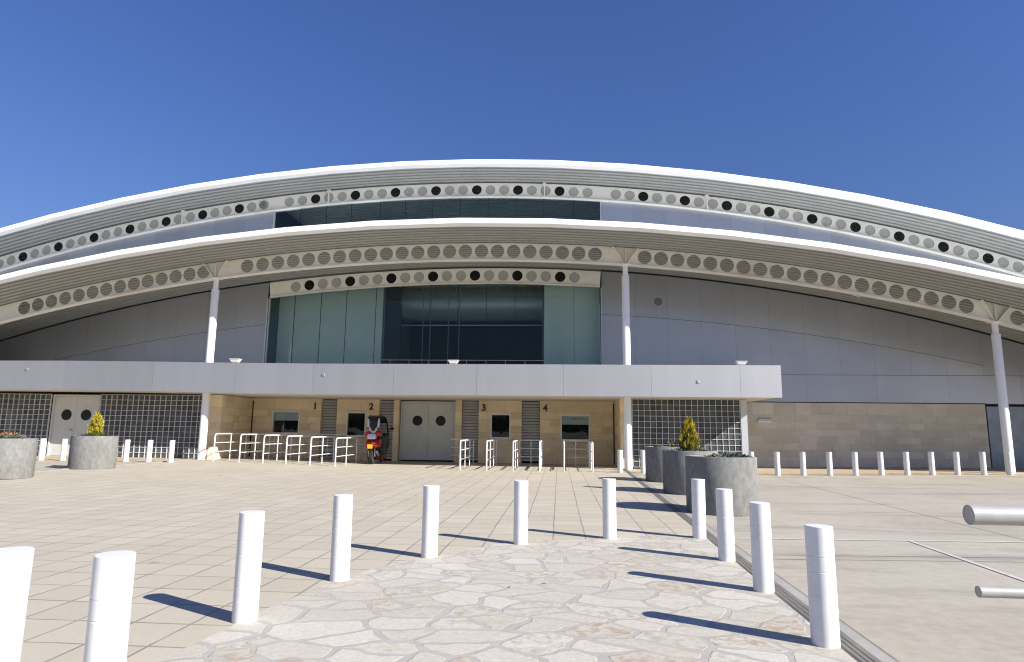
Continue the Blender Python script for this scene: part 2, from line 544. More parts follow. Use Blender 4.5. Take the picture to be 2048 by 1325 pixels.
# ------------------------------------------------------------------ the ground
gx_ = [-4000, -900, -200, -60] + fr(-34, 30, 64) + [60, 200, 900, 4000]
gy_ = [-4000, -900, -200, -60, -25, -10, 0, 4] + fr(8, 28, 20) + [40, 60, 200, 900, 4000]
sheet('ground', 'apron', gx_, gy_, 0.0)
def dl(y):           # left edge of the drain line
    return 1.68 + 0.0264 * y
sheet('plaza_paving', 'pavers', fr(0, 1, 24), [-12, -4, 0, 4, 8] + fr(9, 27.3, 18), 0.004,
      edge=lambda t, y: -13.62 + t * (dl(y) + 13.62))
sheet('wall_side_paving', 'tan_pavers', fr(0, 1, 30), fr(21.75, 27.3, 6), 0.004, edge=lambda t, y: dl(y) + 0.26 + t * (30 - dl(y)))
sheet('side_pavement', 'tan_pavers', fr(-34, -13.8, 24), fr(21.1, 27.3, 6), 0.004)
kb = MB()
kys = [-12, 0, 8] + fr(9, 24.1, 15)
for i in range(len(kys) - 1):
    a, b = kys[i], kys[i + 1]
    za, zb = gz(-13.7, a), gz(-13.7, b)
    kb.add([(-13.80, a, za + .0), (-13.63, a, za), (-13.63, b, zb), (-13.80, b, zb), (-13.80, a, za + .03), (-13.63, a, za + .022), (-13.63, b, zb + .022), (-13.80, b, zb + .03)],
           [(4, 5, 6, 7), (1, 2, 6, 5), (3, 0, 4, 7)])
kb.build('kerb_edge', 'kerb')['kind'] = 'structure'
# crazy paving of flagstones between the bollards
fl = [(-2.5, -3), (-2.42, 1.5), (-2.33, 3.6), (-2.26, 4.2), (-2.25, 4.62), (-2.13, 5.1), (-2.02, 5.65), (-1.90, 6.05), (-1.72, 6.45), (-1.48, 6.85), (-1.22, 7.15),
      (-1.0, 7.5), (-0.8, 7.78), (-0.45, 8.1), (-0.1, 8.22), (0.2, 8.28), (0.55, 8.45), (0.9, 8.56), (1.15, 8.72), (1.5, 8.80), (1.76, 8.83), (1.895, 8.75), (1.80, 5), (1.60, -3)]
f2 = []
for i in range(len(fl)):
    p, q = fl[i], fl[(i + 1) % len(fl)]
    f2.append(p)
    if 2 <= i <= 19:
        f2.append(((p[0] + q[0]) / 2 + random.uniform(-.035, .035), (p[1] + q[1]) / 2 + random.uniform(-.035, .035)))
mb = MB()
mb.add([(x, y, 0.008) for x, y in f2], [tuple(range(len(f2)))])
mb.build('flagstone_paving', 'flag')['kind'] = 'structure'
# drain line: concrete bed, slot bars
mb = MB()
ys = [-3, 0, 4, 8] + fr(10, 24, 14)
for k, (o0, o1) in enumerate([(0.012, 0.036), (0.052, 0.076), (0.092, 0.130)]):
    for i in range(len(ys) - 1):
        a, b = ys[i], ys[i + 1]
        mb.quad((dl(a) + o0, a, gz(2, a) + .011), (dl(a) + o1, a, gz(2, a) + .011), (dl(b) + o1, b, gz(2, b) + .011), (dl(b) + o0, b, gz(2, b) + .011))
dbar = mb
mb = MB()
for i in range(len(ys) - 1):
    a, b = ys[i], ys[i + 1]
    mb.quad((dl(a), a, gz(2, a) + .0075), (dl(a) + .14, a, gz(2, a) + .0075), (dl(b) + .14, b, gz(2, b) + .0075), (dl(b), b, gz(2, b) + .0075))
    mb.quad((dl(a) + .232, a, gz(2, a) + .0075), (dl(a) + .248, a, gz(2, a) + .0075), (dl(b) + .248, b, gz(2, b) + .0075), (dl(b) + .232, b, gz(2, b) + .0075))
dr = mb.build('drain_channel', 'joint_dark')
dr['kind'] = 'structure'
dbar.build('grating_bar', 'drain_steel', dr)
mb = MB()
for i in range(len(ys) - 1):
    a, b = ys[i], ys[i + 1]
    mb.quad((dl(a) + .14, a, gz(2, a) + .006), (dl(a) + .232, a, gz(2, a) + .006), (dl(b) + .232, b, gz(2, b) + .006), (dl(b) + .14, b, gz(2, b) + .006))
mb.build('drain_border', 'kerb')['kind'] = 'structure'
# saw cut joints of the concrete apron and the worn painted lines
def strip(mb, p, q, wd, dz):
    p, q = Vector((p[0], p[1], 0)), Vector((q[0], q[1], 0))
    n = max(1, int((q - p).length / 1.2))
    d = (q - p).normalized()
    s = Vector((-d.y, d.x, 0)) * wd / 2
    for i in range(n):
        a, b = p + (q - p) * i / n, p + (q - p) * (i + 1) / n
        c = [a - s, b - s, b + s, a + s]
        mb.add([(v.x, v.y, gz(v.x, v.y) + dz) for v in c], [(0, 1, 2, 3)])
mb = MB()
for p, q in [((6.65, 20.6), (6.0, 6.5)), ((11.1, 21.3), (10.4, 8.0)), ((2.6, 16.35), (16, 17.4)), ((2.4, 11.75), (12, 12.3)), ((2.3, 7.62), (9, 8.1)), ((2.3, 7.38), (9, 7.86)), ((15.4, 21.4), (15.0, 12.0))]:
    strip(mb, p, q, 0.013, 0.0045)
mb.build('concrete_joint', 'joint_dark')['kind'] = 'structure'
mb = MB()
strip(mb, (2.25, 8.72), (9.5, 9.2), 0.075, 0.005)
strip(mb, (4.51, 8.83), (4.2, 3.0), 0.06, 0.006)
mb.build('painted_line', 'white_line')['kind'] = 'structure'

# ------------------------------------------------------------------ the arena
BY = (-4.0, 26.8, 0.0)
arena = empty('arena_building', BY)
arena['abs'] = list(BY)
tag(arena, 'long arena with two white arched roofs, pierced steel girders and grey metal cladding', 'building')

class Arc:
    def __init__(s, cx, cz, r):
        s.cx, s.cz, s.r = cx, cz, r
    def pt(s, th, dr, y):
        return (s.cx + (s.r + dr) * math.sin(th), y, s.cz + (s.r + dr) * math.cos(th))
    def z(s, x, dr=0.0):
        return s.cz + math.sqrt((s.r + dr) ** 2 - (x - s.cx) ** 2)
    def th(s, x):
        return math.asin((x - s.cx) / s.r)
LOW = Arc(-3.45, -66.75, 75.22)      # underside of the lower roof, crown 8.47
UPP = Arc(-4.32, -62.35, 74.70)       # underside of the upper roof, crown 12.30
WALL = 26.9
GIRD = 23.4
XL, XR = -34.0, 27.0

def sweep(name, arc, prof, mat, parent, x0=XL, x1=XR, seg=1.5, closed=False, smooth=False):
    mb = MB()
    t0, t1 = arc.th(x0), arc.th(x1)
    n = max(2, int((t1 - t0) * arc.r / seg))
    m_ = len(prof)
    for i in range(n + 1):
        th = t0 + (t1 - t0) * i / n
        for y, dr in prof:
            mb.v.append(arc.pt(th, dr, y))
    for i in range(n):
        for k in range(m_ if closed else m_ - 1):
            k2 = (k + 1) % m_
            mb.f.append((i * m_ + k, i * m_ + k2, (i + 1) * m_ + k2, (i + 1) * m_ + k))
    if closed:
        mb.f.append(tuple(range(m_)))
        mb.f.append(tuple(range(n * m_, n * m_ + m_))[::-1])
    return mb.build(name, mat, parent, smooth=smooth)

def slats(y0, y1, period=0.30, face=0.155, deep=0.24):
    pr, y = [], y0
    while y < y1:
        pr += [(y, 0.0), (y + 0.02, -0.012), (y + face - 0.02, -0.012), (y + face, 0.0), (y + face, deep), (y + period, deep)]
        y += period
    return pr

def roof(nm, arc, yf, yb, thick, soffmat):
    top = sweep(nm, arc, [(yf + 0.10, thick - 0.01), (yf + 0.6, thick + 0.03), (yb, thick + 0.12), (yb, 0.14), (yf + 0.14, 0.14)], 'white_paint', arena, closed=True)
    sweep('fascia', arc, [(yf + 0.16, 0.125), (yf + 0.14, -0.02), (yf + 0.10, -0.02), (yf + 0.015, 0.055), (yf, 0.07), (yf, thick * 0.9), (yf + 0.02, thick), (yf + 0.30, thick + 0.02)], 'white_paint', top, seg=3.0)
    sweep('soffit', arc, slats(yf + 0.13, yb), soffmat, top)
    return top
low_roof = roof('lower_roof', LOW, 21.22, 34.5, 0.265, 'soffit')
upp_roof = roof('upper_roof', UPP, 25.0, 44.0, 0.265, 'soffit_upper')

def girder(nm, arc, y, h, spans, mat, rad, tk=0.03, dt=-0.06, flange=0.13):
    """spans: list of (x0, x1, [hole x ...]); pierced web that follows the arc"""
    mb = MB()
    def P(s, t, yy):
        th = s / arc.r
        return arc.pt(th, dt - t, yy)
    S = lambda x: arc.th(x) * arc.r
    pos = []
    for x0, x1, hs in spans:
        s0, s1 = S(x0), S(x1)
        cs = [S(x) for x in hs]
        edges = [s0]
        cells = []
        for i, c in enumerate(cs):
            p_l = (c - cs[i - 1]) / 2 if i else (cs[1] - cs[0]) / 2
            p_r = (cs[i + 1] - c) / 2 if i < len(cs) - 1 else (cs[-1] - cs[-2]) / 2
            p_l, p_r = min(p_l, 0.42), min(p_r, 0.42)
            cells.append((c - p_l, c, c + p_r))
        cur = s0
        solid = []
        for a, c, b in cells:
            if a > cur + 1e-4:
                solid.append((cur, a))
            cur = b
        if s1 > cur + 1e-4:
            solid.append((cur, s1))
        for a, b in solid:
            n = max(1, int((b - a) / 0.8))
            for i in range(n):
                u0, u1 = a + (b - a) * i / n, a + (b - a) * (i + 1) / n
                for yy in (y, y + tk):
                    mb.quad(P(u0, 0, yy), P(u1, 0, yy), P(u1, h, yy), P(u0, h, yy))
        for a, c, b in cells:
            tc = h * 0.485
            n = 28
            angs = [2 * math.pi * k / n for k in range(n)]
            cor = [math.atan2(q - tc, p - c) % (2 * math.pi) for p in (a, b) for q in (0, h)]
            for ca in cor:
                i = min(range(len(angs)), key=lambda k: abs(angs[k] - ca))
                angs[i] = ca
            inn, out = [], []
            for t in angs:
                dx, dz = math.cos(t), math.sin(t)
                kx = (b - c) / dx if dx > 1e-9 else ((a - c) / dx if dx < -1e-9 else 1e9)
                kz = (h - tc) / dz if dz > 1e-9 else (-tc / dz if dz < -1e-9 else 1e9)
                k = min(kx, kz)
                inn.append((c + rad * dx, tc + rad * dz))
                out.append((c + k * dx, tc + k * dz))
            for i in range(n):
                j = (i + 1) % n
                for yy in (y, y + tk):
                    mb.quad(P(*inn[i], yy), P(*inn[j], yy), P(*out[j], yy), P(*out[i], yy))
                mb.quad(P(*inn[i], y), P(*inn[j], y), P(*inn[j], y + tk), P(*inn[i], y + tk))
            pos.append((c, tc))
    g = mb.build(nm, mat, arena)
    for x0, x1, hs in spans:
        a2 = Arc(arc.cx, arc.cz, arc.r)
        sweep('flange', arc, [(y - flange, dt - h - 0.035), (y - flange, dt - h), (y + flange, dt - h), (y + flange, dt - h - 0.035)], mat, g, x0, x1, 0.8, closed=True)
    return g, pos, P

# lower girder, really pierced: the slats behind show through
S13 = lambda a, b, n: [a + (b - a) * i / (n - 1) for i in range(n)]
def arcx(arc, a, b, n):
    ta, tb = arc.th(a), arc.th(b)
    return [arc.cx + arc.r * math.sin(ta + (tb - ta) * i / (n - 1)) for i in range(n)]
low_g, _, _ = girder('lower_girder', LOW, GIRD, 0.66, [
    (-34, -23.6, arcx(LOW, -33.0, -24.6, 14)), (-23.6, -13.45, arcx(LOW, -21.43, -14.06, 14)), (-13.45, 2.48, arcx(LOW, -12.28, 1.38, 23)),
    (2.48, 15.44, arcx(LOW, 3.24, 14.63, 20)), (15.44, 27, arcx(LOW, 16.33, 25.5, 16))], 'girder_cream', 0.262, dt=-0.01)
# upper girder with glazed and blank roundels
dark_l = [-24.92, -23.25, -21.55, -19.87, -18.15, -16.45, -14.70]
def disc(arc, P, s, t, rad, y, name, mat, parent):
    mb = MB()
    n = 24
    c0 = Vector(P(s, t, y))
    ring = [Vector(P(s + rad * math.cos(2 * math.pi * k / n), t + rad * math.sin(2 * math.pi * k / n), y)) for k in range(n)]
    back = [v + Vector((0, 0.03, 0)) for v in ring]
    mb.add(ring + back, [tuple(range(n))[::-1], tuple(range(n, 2 * n))] + [(k, (k + 1) % n, n + (k + 1) % n, n + k) for k in range(n)])
    return mb.build(name, mat, parent)

def roundels(g, arc, P, pos, pattern, y, rad):
    for i, (s, t) in enumerate(pos):
        if pattern(i):
            disc(arc, P, s, t, rad, y, 'round_window', 'dark_glass', g)
        else:
            disc(arc, P, s, t, rad, y, 'blank_roundel', 'pale_disc', g)
hl = arcx(UPP, -26.68, -13.52, 24)     # left run, every third glazed
hc = arcx(UPP, -12.33, 1.28, 23)       # middle run
hr = arcx(UPP, 2.52, 19.0, 29)         # right run
upp_g, upos, UP = girder('upper_girder', UPP, WALL - 0.06, 0.64, [(-34, -13.0, hl), (-13.0, 1.85, hc), (1.85, 27, hr)], 'girder_pale', 0.225)
nl, nc = len(hl), len(hc)
def pat(i):
    if i < nl:
        return (i % 3) == 0
    if i < nl + nc:
        return ((i - nl) % 3) == 2 and i - nl < 22
    return ((i - nl - nc) % 3) == 2
roundels(upp_g, UPP, UP, upos, pat, WALL - 0.03, 0.222)
for x in (-17.25, -10.42, -0.65, 6.38):
    mb = MB()
    th = UPP.th(x)
    for sg in (0,):
        a, b = UPP.pt(th, -0.06, WALL - 0.3), UPP.pt(th, -0.72, WALL - 0.16)
        mb.box(x - 0.022, x + 0.022, WALL - 0.20, WALL - 0.06, b[2] - 0.01, a[2])
    mb.box(x - 0.075, x + 0.075, WALL - 0.19, WALL - 0.062, a[2] - 0.10, a[2] + 0.02)
    mb.build('stiffener', 'girder_pale', upp_g)
# head girder over the big window
hh = arcx(LOW, -11.77, 0.69, 21)
hg, hpos, HP = girder('window_head_girder', LOW, WALL - 0.06, 0.66, [(-12.95, 1.80, hh)], 'girder_cream', 0.232, dt=-0.11, flange=0.09)
roundels(hg, LOW, HP, hpos, lambda i: i % 3 == 1, WALL - 0.03, 0.229)

mb = MB()
mb.tube([(9.295, 23.36, 6.743), (9.505, 23.35, 6.70), (9.99, 23.35, 6.59), (10.46, 23.35, 6.457), (10.85, 23.35, 6.27), (10.92, 23.35, 6.325), (11.25, 23.35, 6.528), (11.46, 23.36, 6.60)], 0.012, 6)
mb.build('loose_wire', 'rail_paint', low_g)
mb = MB()
for r0, r1, yy in ((0.0, 0.09, -0.05), (0.12, 0.16, -0.05)):
    for i in range(20):
        a, b = 2 * math.pi * i / 20, 2 * math.pi * (i + 1) / 20
        zz = UPP.z(-13.52, -0.06 - 0.31)
        mb.quad((-13.52 + r0 * math.cos(a), WALL - .06 + yy, zz + r0 * math.sin(a)), (-13.52 + r1 * math.cos(a), WALL - .06 + yy, zz + r1 * math.sin(a)), (-13.52 + r1 * math.cos(b), WALL - .06 + yy, zz + r1 * math.sin(b)), (-13.52 + r0 * math.cos(b), WALL - .06 + yy, zz + r0 * math.sin(b)))
mb.build('round_vent', 'return_wall', upp_g)
# columns with narrow neck and V bracket
for k, (x, lab) in enumerate([(-22.95, None), (-13.45, None), (2.48, None), (15.44, None)]):
    zt = LOW.z(x, -0.71)
    mb = MB()
    mb.lathe([(0.142, gz(x, GIRD)), (0.142, zt - 0.42), (0.128, zt - 0.39)], 28, x, GIRD)
    c = mb.build('column', 'white_paint', arena, smooth=True)
    mb = MB()
    mb.lathe([(0.098, zt - 0.40), (0.098, zt + 0.02)], 20, x, GIRD)
    mb.box(x - 0.17, x + 0.17, GIRD - 0.17, GIRD + 0.17, zt + 0.012, zt + 0.05)
    mb.build('neck', 'white_paint', c, smooth=True)
    mb = MB()
    za = LOW.z(x, -0.05)
    zb = zt + 0.05
    for sg in (-1, 1):
        p0, p1 = Vector((x + sg * 0.06, 0, zb)), Vector((x + sg * 0.47, 0, LOW.z(x + sg * 0.47, -0.05)))
        nn = Vector((p1.z - p0.z, 0, -(p1.x - p0.x))).normalized() * 0.012
        pts = [(p0 - nn), (p1 - nn), (p1 + nn), (p0 + nn)]
        mb.add([(p.x, GIRD - 0.24 + (0.12 if i in (0, 3) else 0), p.z) for i, p in enumerate(pts)] + [(p.x, GIRD - 0.003, p.z) for p in pts],
               [(0, 1, 2, 3), (7, 6, 5, 4), (0, 4, 5, 1), (1, 5, 6, 2), (2, 6, 7, 3), (3, 7, 4, 0)])
    mb.box(x - 0.012, x + 0.012, GIRD - 0.13, GIRD - 0.004, zb, za)
    mb.build('bracket', 'girder_cream', c)

# metal cladding: separate panels with open joints
PW = 1.39
def arc_joint(x):
    return 6.44 - 0.0056 * (x + 3.0) ** 2
def clad(x0, x1, n_sub, zlo, zhi, y):
    """one panel between two height functions, 6 mm joint all round"""
    g, gv = 0.007, 0.002
    mb_ = CL
    a, b = x0 + gv, x1 - gv
    xs = fr(a, b, n_sub)
    for i in range(n_sub):
        u, v = xs[i], xs[i + 1]
        mb_.v += [(u, y, zlo(u) + g), (v, y, zlo(v) + g), (v, y, zhi(v) - g), (u, y, zhi(u) - g)] if i == 0 else [(v, y, zlo(v) + g), (v, y, zhi(v) - g)]
        o = len(mb_.v)
        if i == 0:
            mb_.f.append((o - 4, o - 3, o - 2, o - 1))
            l0, l1 = o - 3, o - 2
        else:
            mb_.f.append((l0, o - 2, o - 1, l1))
            l0, l1 = o - 2, o - 1
CL = MB()
Z0, Z1 = 2.62, 3.76
lowtop = lambda x: LOW.z(x, 0.2)
lowsof = lambda x: LOW.z(x, -0.075)
uppbot = lambda x: UPP.z(x, -0.68)
def column_of_panels(x0, x1, first):
    aj = arc_joint
    zmax = lambda x: min(lowsof(x), 99)
    top_is_arc = min(aj(x0), aj(x1)) > Z1 + 0.15
    if top_is_arc:
        clad(x0, x1, 3, lambda x: Z1, aj, WALL)
        clad(x0, x1, 3, aj, zmax, WALL)
    elif min(zmax(x0), zmax(x1)) > Z1 + 0.1:
        clad(x0, x1, 3, lambda x: Z1, zmax, WALL)
    clad(x0, x1, 3, lambda x: LOW.z(x, 0.4) - 0.35, uppbot, WALL)
x = 1.83
k = 0
while x < 26:
    column_of_panels(x, x + PW, k)
    if k % 2 == 0:
        clad(x, x + 2 * PW, 2, lambda q: Z0, lambda q: min(Z1, LOW.z(q)), WALL)
    x += PW
    k += 1
CL.build('cladding', 'cladding', arena)
CL = MB()
x = -12.98
k = 0
while x > -32:
    column_of_panels(x - PW, x, k)
    if k % 2 == 0:
        clad(x - 2 * PW, x, 2, lambda q: Z0, lambda q: Z1, WALL)
    x -= PW
    k += 1
CL.build('cladding', 'cladding', arena)
# dark backing that shows in the joints, and the bulk of the hall behind
def backing(x0, x1):
    mb = MB()
    xs = fr(x0, x1, 16)
    for i in range(16):
        u, v = xs[i], xs[i + 1]
        mb.quad((u, WALL + 0.035, 0), (v, WALL + 0.035, 0), (v, WALL + 0.035, UPP.z(v)), (u, WALL + 0.035, UPP.z(u)))
    mb.build('sheathing', 'dark_gap', arena)
backing(XL, -12.96)
backing(1.815, XR)
mb = MB()
for xx in (XL + 0.1, XR - 0.1):
    mb.box(xx - 0.1, xx + 0.1, WALL + 0.05, 43.5, 0, UPP.z(xx) - 0.02)
mb.box(XL, XR, 43.3, 43.6, 0, 6)
mb.build('end_wall', 'cladding', arena)
# jamb strips of the big window
for x0, x1, y0, z0, z1 in ((-13.0, -12.93, .07, 3.3, LOW.z(-13.0) - .82), (-12.90, -12.86, .04, 3.3, LOW.z(-12.9) - .82), (1.79, 1.83, .06, 3.3, LOW.z(1.8) - .82),
                           (-12.99, -12.93, .07, LOW.z(-12.95) + .2, UPP.z(-12.95) - .74), (1.80, 1.84, .06, LOW.z(1.8) + .2, UPP.z(1.8) - .74)):
    mb = MB()
    mb.box(x0, x1, WALL - y0, WALL + 0.05, z0, z1)
    mb.build('window_jamb', 'galv', arena)
# the two glass fronts
def glazing(nm, zlo, zhi, xs, panes_y):
    mb = MB()
    for i in range(len(xs) - 1):
        a, b = xs[i] + 0.006, xs[i + 1] - 0.006
        m_ = (a + b) / 2
        mb.add([(a, panes_y, zlo(a)), (m_, panes_y, zlo(m_)), (b, panes_y, zlo(b)), (b, panes_y, zhi(b)), (m_, panes_y, zhi(m_)), (a, panes_y, zhi(a))], [(0, 1, 2, 3, 4, 5)])
    g = mb.build(nm, 'teal_glass', arena)
    mb = MB()
    for q in xs[1:-1]:
        mb.box(q - 0.007, q + 0.007, panes_y - 0.012, panes_y + 0.03, zlo(q), zhi(q))
    mb.build('mullion', 'black_paint', g)
    return g
gxs = [-12.90, -11.73, -10.53, -9.38, -8.05, -6.9, -5.65, -4.4, -3.15, -1.9, -0.67, 0.64, 1.80]
big = glazing('glass_front', lambda x: 3.3, lambda x: LOW.z(x, -0.77), gxs, WALL)
upw = glazing('clerestory_glass', lambda x: LOW.z(x, 0.36), lambda x: UPP.z(x, -0.70), gxs, WALL)
# what stands behind the glass
for x0, x1 in ((-12.9, -8.02), (-0.66, 1.80)):
    mb = MB()
    mb.box(x0, x1, 27.9, 28.0, 3.2, 8.45)
    mb.build('lobby_partition', 'pale_wall', arena)
for x0, x1, y0, y1 in ((-8.04, -7.94, 28.01, 33), (-0.74, -0.64, 28.01, 33), (-13.02, -12.92, 27.0, 28.0), (1.82, 1.92, 27.0, 28.0)):
    mb = MB()
    mb.box(x0, x1, y0, y1, 3.2, 8.45)
    mb.build('lobby_return_wall', 'return_wall', arena)
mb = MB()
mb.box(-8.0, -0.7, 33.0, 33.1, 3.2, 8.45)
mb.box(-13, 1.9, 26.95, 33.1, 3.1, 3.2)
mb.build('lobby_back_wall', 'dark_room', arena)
mb = MB()
mb.tube([(-7.9, 31.6, 7.75), (-0.75, 31.6, 7.75)], 0.95, 28)
mb.build('air_duct', 'duct', arena, smooth=True)
mb = MB()
mb.box(-7.9, -0.75, 30.9, 30.97, 6.48, 6.53)
mb.box(-7.9, -0.75, 30.0, 30.03, 8.28, 8.31)
for q in fr(-7.0, -1.0, 9):
    mb.box(q - .01, q + .01, 30.0, 30.02, 8.05, 8.3)
mb.build('lobby_beam', 'galv', arena)
mb = MB()
for q in (-6.3, -5.95, -5.1, -4.6):
    mb.box(q - 0.02, q + 0.02, 28.6, 28.63, 3.3, 8.1)
mb.build('hanging_cable', 'return_wall', arena)
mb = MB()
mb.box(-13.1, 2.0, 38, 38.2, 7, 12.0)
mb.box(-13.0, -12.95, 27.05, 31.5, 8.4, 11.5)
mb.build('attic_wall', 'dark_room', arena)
# round vent in the cladding
mb = MB()
n = 24
mb.add([(4.21 + .19 * math.cos(2 * math.pi * k / n), WALL - 0.02, 6.85 + .19 * math.sin(2 * math.pi * k / n)) for k in range(n)] +
       [(4.21 + .19 * math.cos(2 * math.pi * k / n), WALL + 0.03, 6.85 + .19 * math.sin(2 * math.pi * k / n)) for k in range(n)],
       [tuple(range(n)), tuple(range(n, 2 * n))[::-1]] + [(k, n + k, n + (k + 1) % n, (k + 1) % n) for k in range(n)])
vent = mb.build('wall_vent', pbr('vent_grey', (0.17, 0.17, 0.165), 0.6), arena)
mb = MB()
for i in range(n):
    a, b = 2 * math.pi * i / n, 2 * math.pi * (i + 1) / n
    for r0, r1 in ((.185, .215),):
        mb.quad((4.21 + r0 * math.cos(a), WALL - 0.03, 6.85 + r0 * math.sin(a)), (4.21 + r1 * math.cos(a), WALL - 0.03, 6.85 + r1 * math.sin(a)),
                (4.21 + r1 * math.cos(b), WALL - 0.03, 6.85 + r1 * math.sin(b)), (4.21 + r0 * math.cos(b), WALL - 0.03, 6.85 + r0 * math.sin(b)))
mb.build('vent_ring', 'galv', vent)

# ---------------------------------------------------------------- stone work: every block its own box
def subtract(r, h):
    x0, x1, z0, z1 = r
    a0, a1, b0, b1 = h
    if a1 <= x0 or a0 >= x1 or b1 <= z0 or b0 >= z1:
        return [r]
    out = []
    if a0 > x0: out.append((x0, a0, z0, z1))
    if a1 < x1: out.append((a1, x1, z0, z1))
    c0, c1 = max(x0, a0), min(x1, a1)
    if b0 > z0: out.append((c0, c1, z0, b0))
    if b1 < z1: out.append((c0, c1, b1, z1))
    return out
COURSES = [-0.05, 0.42, 0.70, 0.98, 1.26, 1.54, 1.82, 2.12, 2.61]
def stone_face(mb, x0, x1, zs, y, dep, holes=(), along='x', blk=0.62, fixed=0.0):
    g = 0.0022
    for ci in range(len(zs) - 1):
        x = x0
        stag = (ci % 2) * blk * 0.5
        first = True
        while x < x1 - 1e-6:
            ln = blk * random.uniform(0.75, 1.3)
            if first:
                ln = max(0.15, ln - stag)
                first = False
            nx = min(x1, x + ln)
            if x1 - nx < 0.14:
                nx = x1
            rs = [(x + g, nx - g, zs[ci] + g, zs[ci + 1] - g)]
            for h in holes:
                rs = [q for r in rs for q in subtract(r, h)]
            for r in rs:
                if r[1] - r[0] < 0.01 or r[3] - r[2] < 0.01:
                    continue
                e = random.uniform(0, 0.003)
                if along == 'x':
                    mb.box(r[0], r[1], y - e, y + dep, r[2], r[3])
                else:
                    mb.box(fixed + e * (-1 if dep > 0 else 1), fixed + dep, r[0], r[1], r[2], r[3])
            x = nx
TY = 26.75
WIN = [(-12.33, -11.11, 1.10, 2.07), (-9.06, -8.20, 1.02, 2.06), (-2.87, -2.02, 1.01, 2.04), (0.06, 1.28, 0.97, 2.02)]
for x0, x1 in ((-13.25, -10.20), (-9.50, -7.66), (-7.03, -6.80), (-4.37, -4.10), (-3.38, -1.56), (-0.80, 2.28)):
    mb = MB()
    stone_face(mb, x0, x1, [0.0] + COURSES[1:], TY, 0.28, WIN)
    mb.build('ticket_hall_wall', 'stone_buff', arena)
for fx, dp in ((-13.25, -0.5), (2.29, 0.40)):
    mb = MB()
    stone_face(mb, 24.2, TY, [0.0] + COURSES[1:], 0, dp, along='y', fixed=fx)
    mb.build('recess_wall', 'stone_buff', arena)
mb = MB()
stone_face(mb, 6.96, 17.02, COURSES, WALL - 0.045, 0.08, blk=0.72)
sw = mb.build('stone_wall', 'stone_grey', arena)
mb = MB()
mb.box(6.97, 17.01, WALL - 0.037, WALL - 0.02, 0, 2.59)
mb.build('mortar', pbr('stone_mortar', (0.36, 0.30, 0.22), 0.9), sw)
mb = MB()
mb.box(6.9, 17.1, WALL - 0.02, WALL + 0.02, 2.595, 2.645)
mb.box(17.1, 27, WALL - 0.015, WALL + 0.02, 2.53, 2.56)
mb.build('shadow_gap', 'dark_gap', arena)
mb = MB()
mb.box(17.08, 19.0, WALL - 0.03, WALL + 0.03, 0.08, 2.52)
mb.box(19.02, 21.0, WALL - 0.03, WALL + 0.03, 0.08, 2.52)
mb.build('service_door', pbr('steel_door', (0.26, 0.30, 0.34), 0.4, metal=0.3, var=0.15, scale=2.5), arena)
# dark wall closing the ticket hall behind the stone
mb = MB()
mb.box(-13.7, 2.7, 27.36, 27.42, 0, 2.62)
mb.box(-13.26, -12.9, TY + .02, TY + .06, 0, 2.5)
mb.build('hall_partition', 'dark_gap', arena)
mb = MB()
mb.box(-13.255, -13.20, TY - 0.02, TY - 0.005, 0.02, 2.5)
mb.box(2.235, 2.285, TY - 0.02, TY - 0.005, 0.02, 2.5)
mb.build('corner_joint', 'dark_gap', arena)
# louvred panels
for x0, x1 in ((-10.20, -9.50), (-7.66, -7.03), (-4.10, -3.38), (-1.56, -0.80)):
    mb = MB()
    z = 0.1
    while z < 2.46:
        mb.add([(x0 + .01, TY + 0.17, z), (x1 - .01, TY + 0.17, z), (x1 - .01, TY + 0.235, z + 0.095), (x0 + .01, TY + 0.235, z + 0.095),
                (x0 + .01, TY + 0.18, z - 0.006), (x1 - .01, TY + 0.18, z - 0.006), (x1 - .01, TY + 0.245, z + 0.089), (x0 + .01, TY + 0.245, z + 0.089)],
               [(0, 1, 2, 3), (4, 7, 6, 5), (0, 4, 5, 1), (3, 2, 6, 7), (0, 3, 7, 4), (1, 5, 6, 2)])
        z += 0.118
    lv = mb.build('louvre', 'louvre_grey', arena)
    mb = MB()
    mb.box(x0, x1, TY + 0.262, TY + 0.275, 0.02, 2.55)
    mb.build('louvre_back', 'dark_gap', lv)
# ticket windows
for i, (x0, x1, z0, z1) in enumerate(WIN):
    f = 0.055
    mb = MB()
    y0, y1 = TY - 0.03, TY + 0.06
    mb.box(x0, x1, y0, y1, z1 - f, z1)
    mb.box(x0, x1, y0, y1, z0, z0 + f)
    mb.box(x0, x0 + f, y0, y1, z0 + f, z1 - f)
    mb.box(x1 - f, x1, y0, y1, z0 + f, z1 - f)
    tw = mb.build('ticket_window', 'rail_paint', arena)
    mb = MB()
    mb.box(x0 + f, x1 - f, TY + 0.03, TY + 0.036, z0 + f, z1 - f)
    mb.build('pane', 'clear_glass', tw)
    mb = MB()
    mb.box(x0 - 0.06, x1 + 0.06, TY - 0.12, TY + 0.0, z0 - 0.05, z0 - 0.005)
    mb.build('counter_sill', 'galv', tw)
    mb = MB()
    mb.box(x0 + f, x1 - f, TY + 0.40, TY + 0.42, z0, z1)
    mb.build('booth_interior', 'dark_gap', tw)
    if i in (0, 3):
        mb = MB()
        zc = z0 + (z1 - z0) * (0.62 if i == 3 else 0.58)
        mb.box(x0 + f, x1 - f, TY + 0.10, TY + 0.11, zc, z1 - f)
        mb.build('sky_reflection_sheet', 'reflection_pale', tw)  # pale sheet added behind the glass, imitates sky reflected in the upper pane

